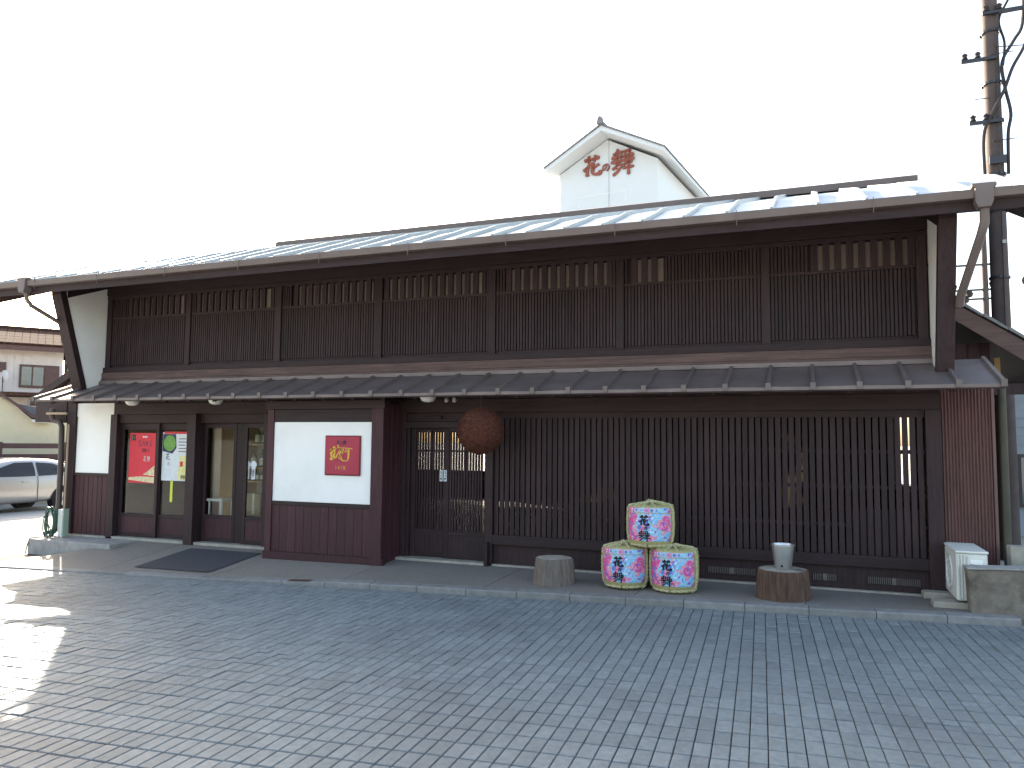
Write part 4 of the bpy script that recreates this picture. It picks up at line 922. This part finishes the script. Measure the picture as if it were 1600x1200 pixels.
# blue grey house right
bh = empty('blue_house', (6.2, 19, -.05)); tag(bh, 'blue grey boarded house behind the utility pole at the right edge', 'house')
bx('wall', bluew, bh, 3.35, 9.0, 16.4, 21, -.05, 3.05)
for k in range(9): bx('siding_board', bluew, bh, 3.345, 9.0, 16.385-.006*(k % 2), 16.399, 1.62+.16*k, 1.62+.16*k+.152)
bx('window', metal_d, bh, 3.5, 5.0, 16.33, 16.384, .5, 1.45); bx('pane', farglass, bh, 3.56, 4.94, 16.322, 16.329, .56, 1.39)
MB().prism([(3.0, 16.0, 3.06), (9.3, 16.0, 3.06), (9.3, 16.0, 3.16), (3.0, 16.0, 3.16)], (0, 5.4, 0)).build('roof', tile_g, bh)

# ================================================================ WHITE TOWER BEHIND
ta = rad(7.3); TO = Vector((-6.186, 34.0, 0)); TL = Vector((-math.cos(ta), math.sin(ta), 0)); TN = Vector((math.sin(ta), math.cos(ta), 0))
def tp_(l, d, z): return tuple(TO+TL*l+TN*d+Vector((0, 0, z)))
tw = empty('white_tower', (-8.6, 34.3, 0)); tag(tw, 'white gabled tower with red brown lettering rising behind the roof', 'tower')
E0, A0, WD = 14.48, 15.80, 4.9
MB().prism([tp_(0, 0, 0), tp_(WD, 0, 0), tp_(WD, 0, E0), tp_(WD/2, 0, A0), tp_(0, 0, E0)], TN*9).build('wall', kurawall, tw)
ap = (WD/2-.08)
for sgn in (0, 1):
    e = (-.62, E0+.0) if sgn == 0 else (WD+.30, E0+.10)
    if sgn == 1: e = (WD+.32, E0-.0)
    a_ = Vector((ap, A0+.30)); e_ = Vector((e[0], E0+.08))
    MB().prism([tp_(a_.x, -1.0, a_.y), tp_(e_.x, -1.0, e_.y), tp_(e_.x, -1.0, e_.y-.18), tp_(a_.x, -1.0, a_.y-.22)], TN*10.6).build('roof_soffit', kurawall, tw)
    d_ = (e_-a_)
    ex = e_+d_.normalized()*.06
    MB().prism([tp_(a_.x, -1.06, a_.y+.10), tp_(ex.x, -1.06, ex.y+.08), tp_(ex.x, -1.06, ex.y+.0), tp_(a_.x, -1.06, a_.y+.004)], TN*10.75).build('roof', tile_g, tw)
rl = MB().tube([tp_(ap, -1.12, A0+.45), tp_(ap, 9.6, A0+.45)], .12, 10).build('ridge_roll', tile_g, tw)
MB().prism([tp_(ap-.16, -1.16, A0+.34), tp_(ap+.16, -1.16, A0+.34), tp_(ap+.12, -1.16, A0+.62), tp_(ap, -1.16, A0+.72), tp_(ap-.12, -1.16, A0+.62)], TN*.12).build('ridge_end_tile', tile_g, tw)
bar = MB().prism([tp_(ap-.012, -.012, 12.2), tp_(ap+.012, -.012, 12.2), tp_(ap+.012, -.012, A0-.05), tp_(ap-.012, -.012, A0-.05)], TN*.012).build('wall_joint', insul, tw)
mb = MB()
def tmap(l0, z0, w_, h_): return lambda u, v, h: tp_(l0-u*w_, -.02-h, z0+v*h_)
brush(mb, HANA, tmap(3.70, 14.17, .98, .98), .16, .06); brush(mb, NO, tmap(2.72, 14.27, .44, .42), .17, .06); brush(mb, MAI, tmap(2.25, 14.05, 1.15, 1.18), .115, .06)
mb.build('brush_lettering', signred, tw)
MB().tube([tp_(3.75, -.35, 12.65), tp_(3.75, -.35, 13.1), tp_(1.4, -.35, 13.1), tp_(1.4, -.35, 12.65)], .012, 5).build('handrail', white_p, tw)

# ================================================================ LEFT NEIGHBOURS
az = rad(53); HU = Vector((math.cos(az), math.sin(az), 0)); HV = Vector((-math.sin(az), math.cos(az), 0))
def frame(O): 
    O = Vector(O); return lambda u, d, z: tuple(O+HU*u+HV*d+Vector((0, 0, z)))
def fbox(fr, u0, u1, d0, d1, z0, z1):
    return MB().prism([fr(u0, d0, z0), fr(u1, d0, z0), fr(u1, d1, z0), fr(u0, d1, z0)], (0, 0, z1-z0))
GZ = -.46
fr = frame((-31.39, 24.79, 0)); hs = empty('neighbour_house', fr(-5, 4, GZ)); tag(hs, 'pale two storey house with brown tiled roof at the far left', 'house')
fbox(fr, -11, 0, 0, 8, GZ, 5.72).build('wall', housew, hs)
for k in range(36): fbox(fr, -11+.305*k, -11+.305*k+.29, -.02, -.002, 3.2, 5.70).build('siding_board', housew, hs)
MB().prism([fr(.45, -.7, 5.50), fr(.45, -.7, 5.62), fr(.45, 2.2, 6.55), fr(.45, 5, 5.62), fr(.45, 5, 5.5), fr(.45, 2.2, 6.4)], HU*-12).build('roof', tile_b, hs)
trm = MB()
for k in range(5):
    d0 = -.78+.6*k; z0 = 5.63+.325*.6*k
    for j in range(40):
        u = .47-.30*j
        c = fbox(fr, u-.285, u, d0, d0+.64, z0, z0+.05)
        trm.v += [(a, b, z+(.32*((Vector((a, b, 0))-Vector(fr(0, d0, 0))).dot(HV)))) for a, b, z in c.v]; nb = len(trm.v)-8; trm.f += [tuple(nb+q for q in f_) for f_ in c.f]
to = trm.build('tile_courses', tile_b, hs); to['kind'] = 'stuff'
MB().tube([fr(.5, 2.2, 6.62), fr(-11.5, 2.2, 6.62)], .13, 10).build('ridge_roll', tile_b, hs)
MB().lathe([(0, 0), (.25, .05), (.2, .3), (.0, .45)], 8, fr(.5, 2.2, 6.45)).build('ridge_end_tile', tile_b, hs)
fbox(fr, -11.3, .42, -.72, -.68, 5.36, 5.56).build('eave_fascia', brown_t, hs)
wn = fbox(fr, -1.65, -.14, -.09, -.024, 3.78, 4.80).build('window', brown_t, hs)
fbox(fr, -1.56, -1.19, -.11, -.091, 3.88, 4.70).build('pane', farglass, wn); fbox(fr, -1.13, -.74, -.11, -.091, 3.88, 4.70).build('pane', farglass, wn)
fbox(fr, -.68, -.16, -.12, -.091, 3.82, 4.76).build('shutter_box', brown_t, wn)
fbox(fr, -3.2, -2.14, -.09, -.024, 4.42, 4.86).build('window', brown_t, hs)
fbox(fr, -12, -.3, -1.6, 0, 3.35, 3.5).build('lower_eave', tile_b, hs)
hs2 = frame((-31.05, 25.9, 0)); h2 = empty('white_house', hs2(.5, 3, GZ)); tag(h2, 'white house wall with two brown windows just left of the wing wall', 'house')
fbox(hs2, -.9, 6, 0, 6, GZ, 5.9).build('wall', kurawall, h2)
fbox(hs2, -.40, .10, -.06, -.002, 4.62, 5.12).build('window', brown_t, h2); fbox(hs2, -.36, .06, -.075, -.061, 4.67, 5.07).build('pane', farglass, h2)
fbox(hs2, -.52, .10, -.06, -.002, 3.6, 4.2).build('window', brown_t, h2); fbox(hs2, -.47, .05, -.075, -.061, 3.65, 4.15).build('pane', farglass, h2)
fbox(hs2, -1.1, 6.3, -.3, 6.3, 5.9, 6.05).build('roof', tile_g, h2)
# satellite dish
fd = frame((-32.73, 23.01, 0)); sdsh = empty('satellite_dish', fd(0, -1.0, 3.5)); tag(sdsh, 'grey satellite dish before the pale house at the left edge', 'satellite dish')
MB().lathe([(.001, 0), (.12, .015), (.25, .07)], 20, fd(.02, -1.0, 4.20), axis='y').build('dish', dishm, sdsh, smooth=True)
MB().tube([fd(.02, -.98, 4.2), fd(.02, -.95, 3.5)], .02, 6).build('mast', metal_d, sdsh)
# cream building
fy = frame((-22.175, 17.096, 0)); ch = empty('cream_building', fy(-4, 3, GZ)); tag(ch, 'cream walled building with sagging dark roof edge beyond the silver car', 'building')
MB().prism([fy(-9, 0, GZ), fy(.9, 0, GZ), fy(.9, 0, 2.06), fy(-.02, 0, 2.08), fy(-.45, 0, 2.17), fy(-.87, 0, 2.5), fy(-1.3, 0, 2.82), fy(-3.5, 0, 4.3), fy(-9, 0, 1.2)], HV*5).build('wall', creamw, ch)
MB().prism([fy(.02, -.25, 2.10), fy(-.43, -.25, 2.20), fy(-.87, -.25, 2.55), fy(-1.3, -.25, 2.88), fy(-3.5, -.25, 4.4), fy(-3.5, -.25, 4.52), fy(-1.3, -.25, 2.98), fy(-.85, -.25, 2.64), fy(-.42, -.25, 2.30), fy(.03, -.25, 2.18)], HV*.35).build('roof_edge', brown_t, ch)
MB().prism([fy(.0, .11, 2.14), fy(-.45, .11, 2.24), fy(-.87, .11, 2.6), fy(-.80, .11, 2.62), fy(-.1, .11, 2.5), fy(.02, .11, 2.34)], HV*4).build('roof', tile_g, ch)
MB().prism([fy(.04, -.27, 2.04), fy(-.40, -.27, 2.06), fy(-.45, -.27, 2.14), fy(.05, -.27, 2.15)], HV*.3).build('roof_end', ivory, ch)
fbox(fy, -9, .95, -1.0, -.9, 1.27, 1.42).build('rail', brown_t, ch)
fbox(fy, -9, .95, -1.05, -.95, .72, 1.10).build('skirting_rail', brown_t, ch)
for k in range(6): fbox(fy, .40-1.62*k, .50-1.62*k, -1.02, -.88, GZ, 1.46).build('rail_post', brown_t, ch)

# ================================================================ CAR  (along Y, nose towards the street)
CX, CY, CZ = -19.55, 16.35, road_z(-20)-.02           # near side, tail, ground
car = empty('parked_car', (CX-.85, CY-2, CZ)); tag(car, 'silver beige hatchback parked on the sunlit yard at the left', 'car')
# stations: s from tail, roof z, belt z, sill z, half width at body, half width at roof
stn = [(0.0, .95, .80, .42, .62, .45), (.12, 1.16, .90, .34, .76, .52), (.42, 1.33, .93, .27, .82, .57), (.9, 1.42, .93, .22, .845, .60), (1.5, 1.455, .92, .21, .85, .61), (2.1, 1.44, .90, .21, .85, .61),
       (2.6, 1.33, .90, .21, .845, .60), (3.1, 1.02, .90, .22, .83, .58), (3.5, .90, .82, .26, .79, .50), (3.85, .74, .68, .32, .68, .42), (4.0, .56, .54, .40, .52, .35)]
def cpt(s, hw, z, side): return (CX-.85+side*hw, CY-s, CZ+z)
mb = MB(); rows = []
for (s, rz_, bz_, sz_, hw, rw) in stn:
    ring = []
    for side in (1, -1):
        pr = [(hw*.86, sz_), (hw*.97, sz_+.08), (hw*1.0, sz_+.30), (hw*.99, (sz_+bz_)/2+.12), (hw*.965, bz_), (rw+(hw-rw)*.42, bz_+(rz_-bz_)*.55), (rw, rz_-.05), (rw*.75, rz_-.008), (0, rz_)]
        seq = [cpt(s, a, z, side) for a, z in pr]
        ring += seq if side == 1 else seq[::-1][1:]
    rows.append(ring)
nr = len(rows[0])
for r_ in rows: mb.v += r_
for i in range(len(rows)-1):
    for j in range(nr-1): mb.f.append((i*nr+j, i*nr+j+1, (i+1)*nr+j+1, (i+1)*nr+j))
    mb.f.append((i*nr+nr-1, i*nr, (i+1)*nr, (i+1)*nr+nr-1))
mb.f.append(tuple(range(nr))); mb.f.append(tuple((len(rows)-1)*nr+j for j in reversed(range(nr))))
body = mb.build('body', carp, car, smooth=True, recalc=True)
ss = body.modifiers.new('sub', 'SUBSURF'); ss.levels = 2; ss.render_levels = 2
def sidepatch(bot, top, off, m, name, par, n=10):
    """strip between two (s, z) polylines, following the body side; one object per side"""
    def samp(pl, k):
        t = k*(len(pl)-1); i = min(int(t), len(pl)-2); f = t-i
        return pl[i][0]+(pl[i+1][0]-pl[i][0])*f, pl[i][1]+(pl[i+1][1]-pl[i][1])*f
    for side in (1, -1):
        def fn(u, v):
            a_, b_ = samp(bot, u), samp(top, u); s_, z = a_[0]+(b_[0]-a_[0])*v, a_[1]+(b_[1]-a_[1])*v
            for (a, b) in zip(stn[:-1], stn[1:]):
                if a[0] <= s_ <= b[0]:
                    k = (s_-a[0])/(b[0]-a[0]); st_ = [a[i]+(b[i]-a[i])*k for i in range(6)]
            _, rz_, bz_, sz_, hw, rw = st_
            t_ = (z-bz_)/(rz_-.05-bz_)
            if t_ < 0: wd = hw*.99
            elif t_ < .55: wd = hw*.965+(rw+(hw-rw)*.42-hw*.965)*t_/.55
            else: wd = rw+(hw-rw)*.42+(rw-(rw+(hw-rw)*.42))*(t_-.55)/.45
            return cpt(s_, wd+off*math.sin(math.pi*min(1, max(0, .15+.7*v)))+.006, z, side)
        MB().grid(fn, n, 5).build(name, m, par, smooth=True)
sidepatch([(.42, 1.10), (.85, .975), (1.43, .96)], [(.50, 1.14), (.95, 1.28), (1.43, 1.32)], .028, carglass, 'rear_window', car)
sidepatch([(1.53, .96), (2.1, .96), (2.85, .97)], [(1.53, 1.325), (2.05, 1.32), (2.55, 1.16)], .028, carglass, 'front_window', car)
sidepatch([(1.462, .25), (1.478, .25)], [(1.462, .95), (1.478, .95)], .006, ink, 'door_gap', car, 1)
sidepatch([(.60, .62), (.612, .62)], [(.55, .95), (.562, .95)], .006, ink, 'door_gap', car, 1)
for s in (.70, 1.72):
    for side in (1, -1): MB().box(CX-.85+side*.845-.012, CX-.85+side*.845+.022, CY-s-.19, CY-s, CZ+.80, CZ+.83).build('door_handle', carp, car, bevel=.008)
for s in (.68, 3.22):
    for side in (1, -1):
        c = (CX-.85+side*.76, CY-s, CZ+.30)
        MB().lathe([(.36, -.105), (.36, .105), (.0, .105)], 28, c, axis='x').lathe([(.36, -.105), (0, -.105)], 28, c, axis='x').build('wheel_arch', ink, car)
        wl = MB().lathe([(.20, -.10), (.285, -.095), (.30, -.05), (.30, .05), (.285, .112), (.20, .118)], 28, c, axis='x').build('wheel', tyrem, car, smooth=True)
        MB().lathe([(0, side*.10), (.05, side*.108), (.19, side*.112), (.20, side*.095)], 14, c, axis='x').build('rim', alu, wl)
        for k in range(5):
            a = 2*math.pi*k/5; MB().tube([(c[0]+side*.118, c[1], c[2]), (c[0]+side*.118, c[1]+.18*math.cos(a), c[2]+.18*math.sin(a))], .022, 5).build('spoke', alu, wl)
for side in (1, -1):
    MB().prism([cpt(.03, .66, .92, side), cpt(.10, .74, 1.10, side), cpt(.30, .79, 1.08, side), cpt(.22, .79, .90, side)], (side*.03, 0, 0)).build('tail_light', poster_r, car)
    MB().prism([cpt(3.55, .77, .66, side), cpt(3.9, .60, .58, side), cpt(3.85, .62, .72, side)], (side*.03, 0, 0)).build('headlight', alu, car)
MB().prism([cpt(.05, .40, 1.0, 1), cpt(.05, .40, 1.0, -1), cpt(.30, .46, 1.30, -1), cpt(.30, .46, 1.30, 1)], (0, .05, .02)).build('tailgate_window', carglass, car)
MB().prism([cpt(3.14, .56, 1.03, 1), cpt(3.14, .56, 1.03, -1), cpt(2.62, .55, 1.345, -1), cpt(2.62, .55, 1.345, 1)], (0, -.02, .02)).build('windscreen', carglass, car)
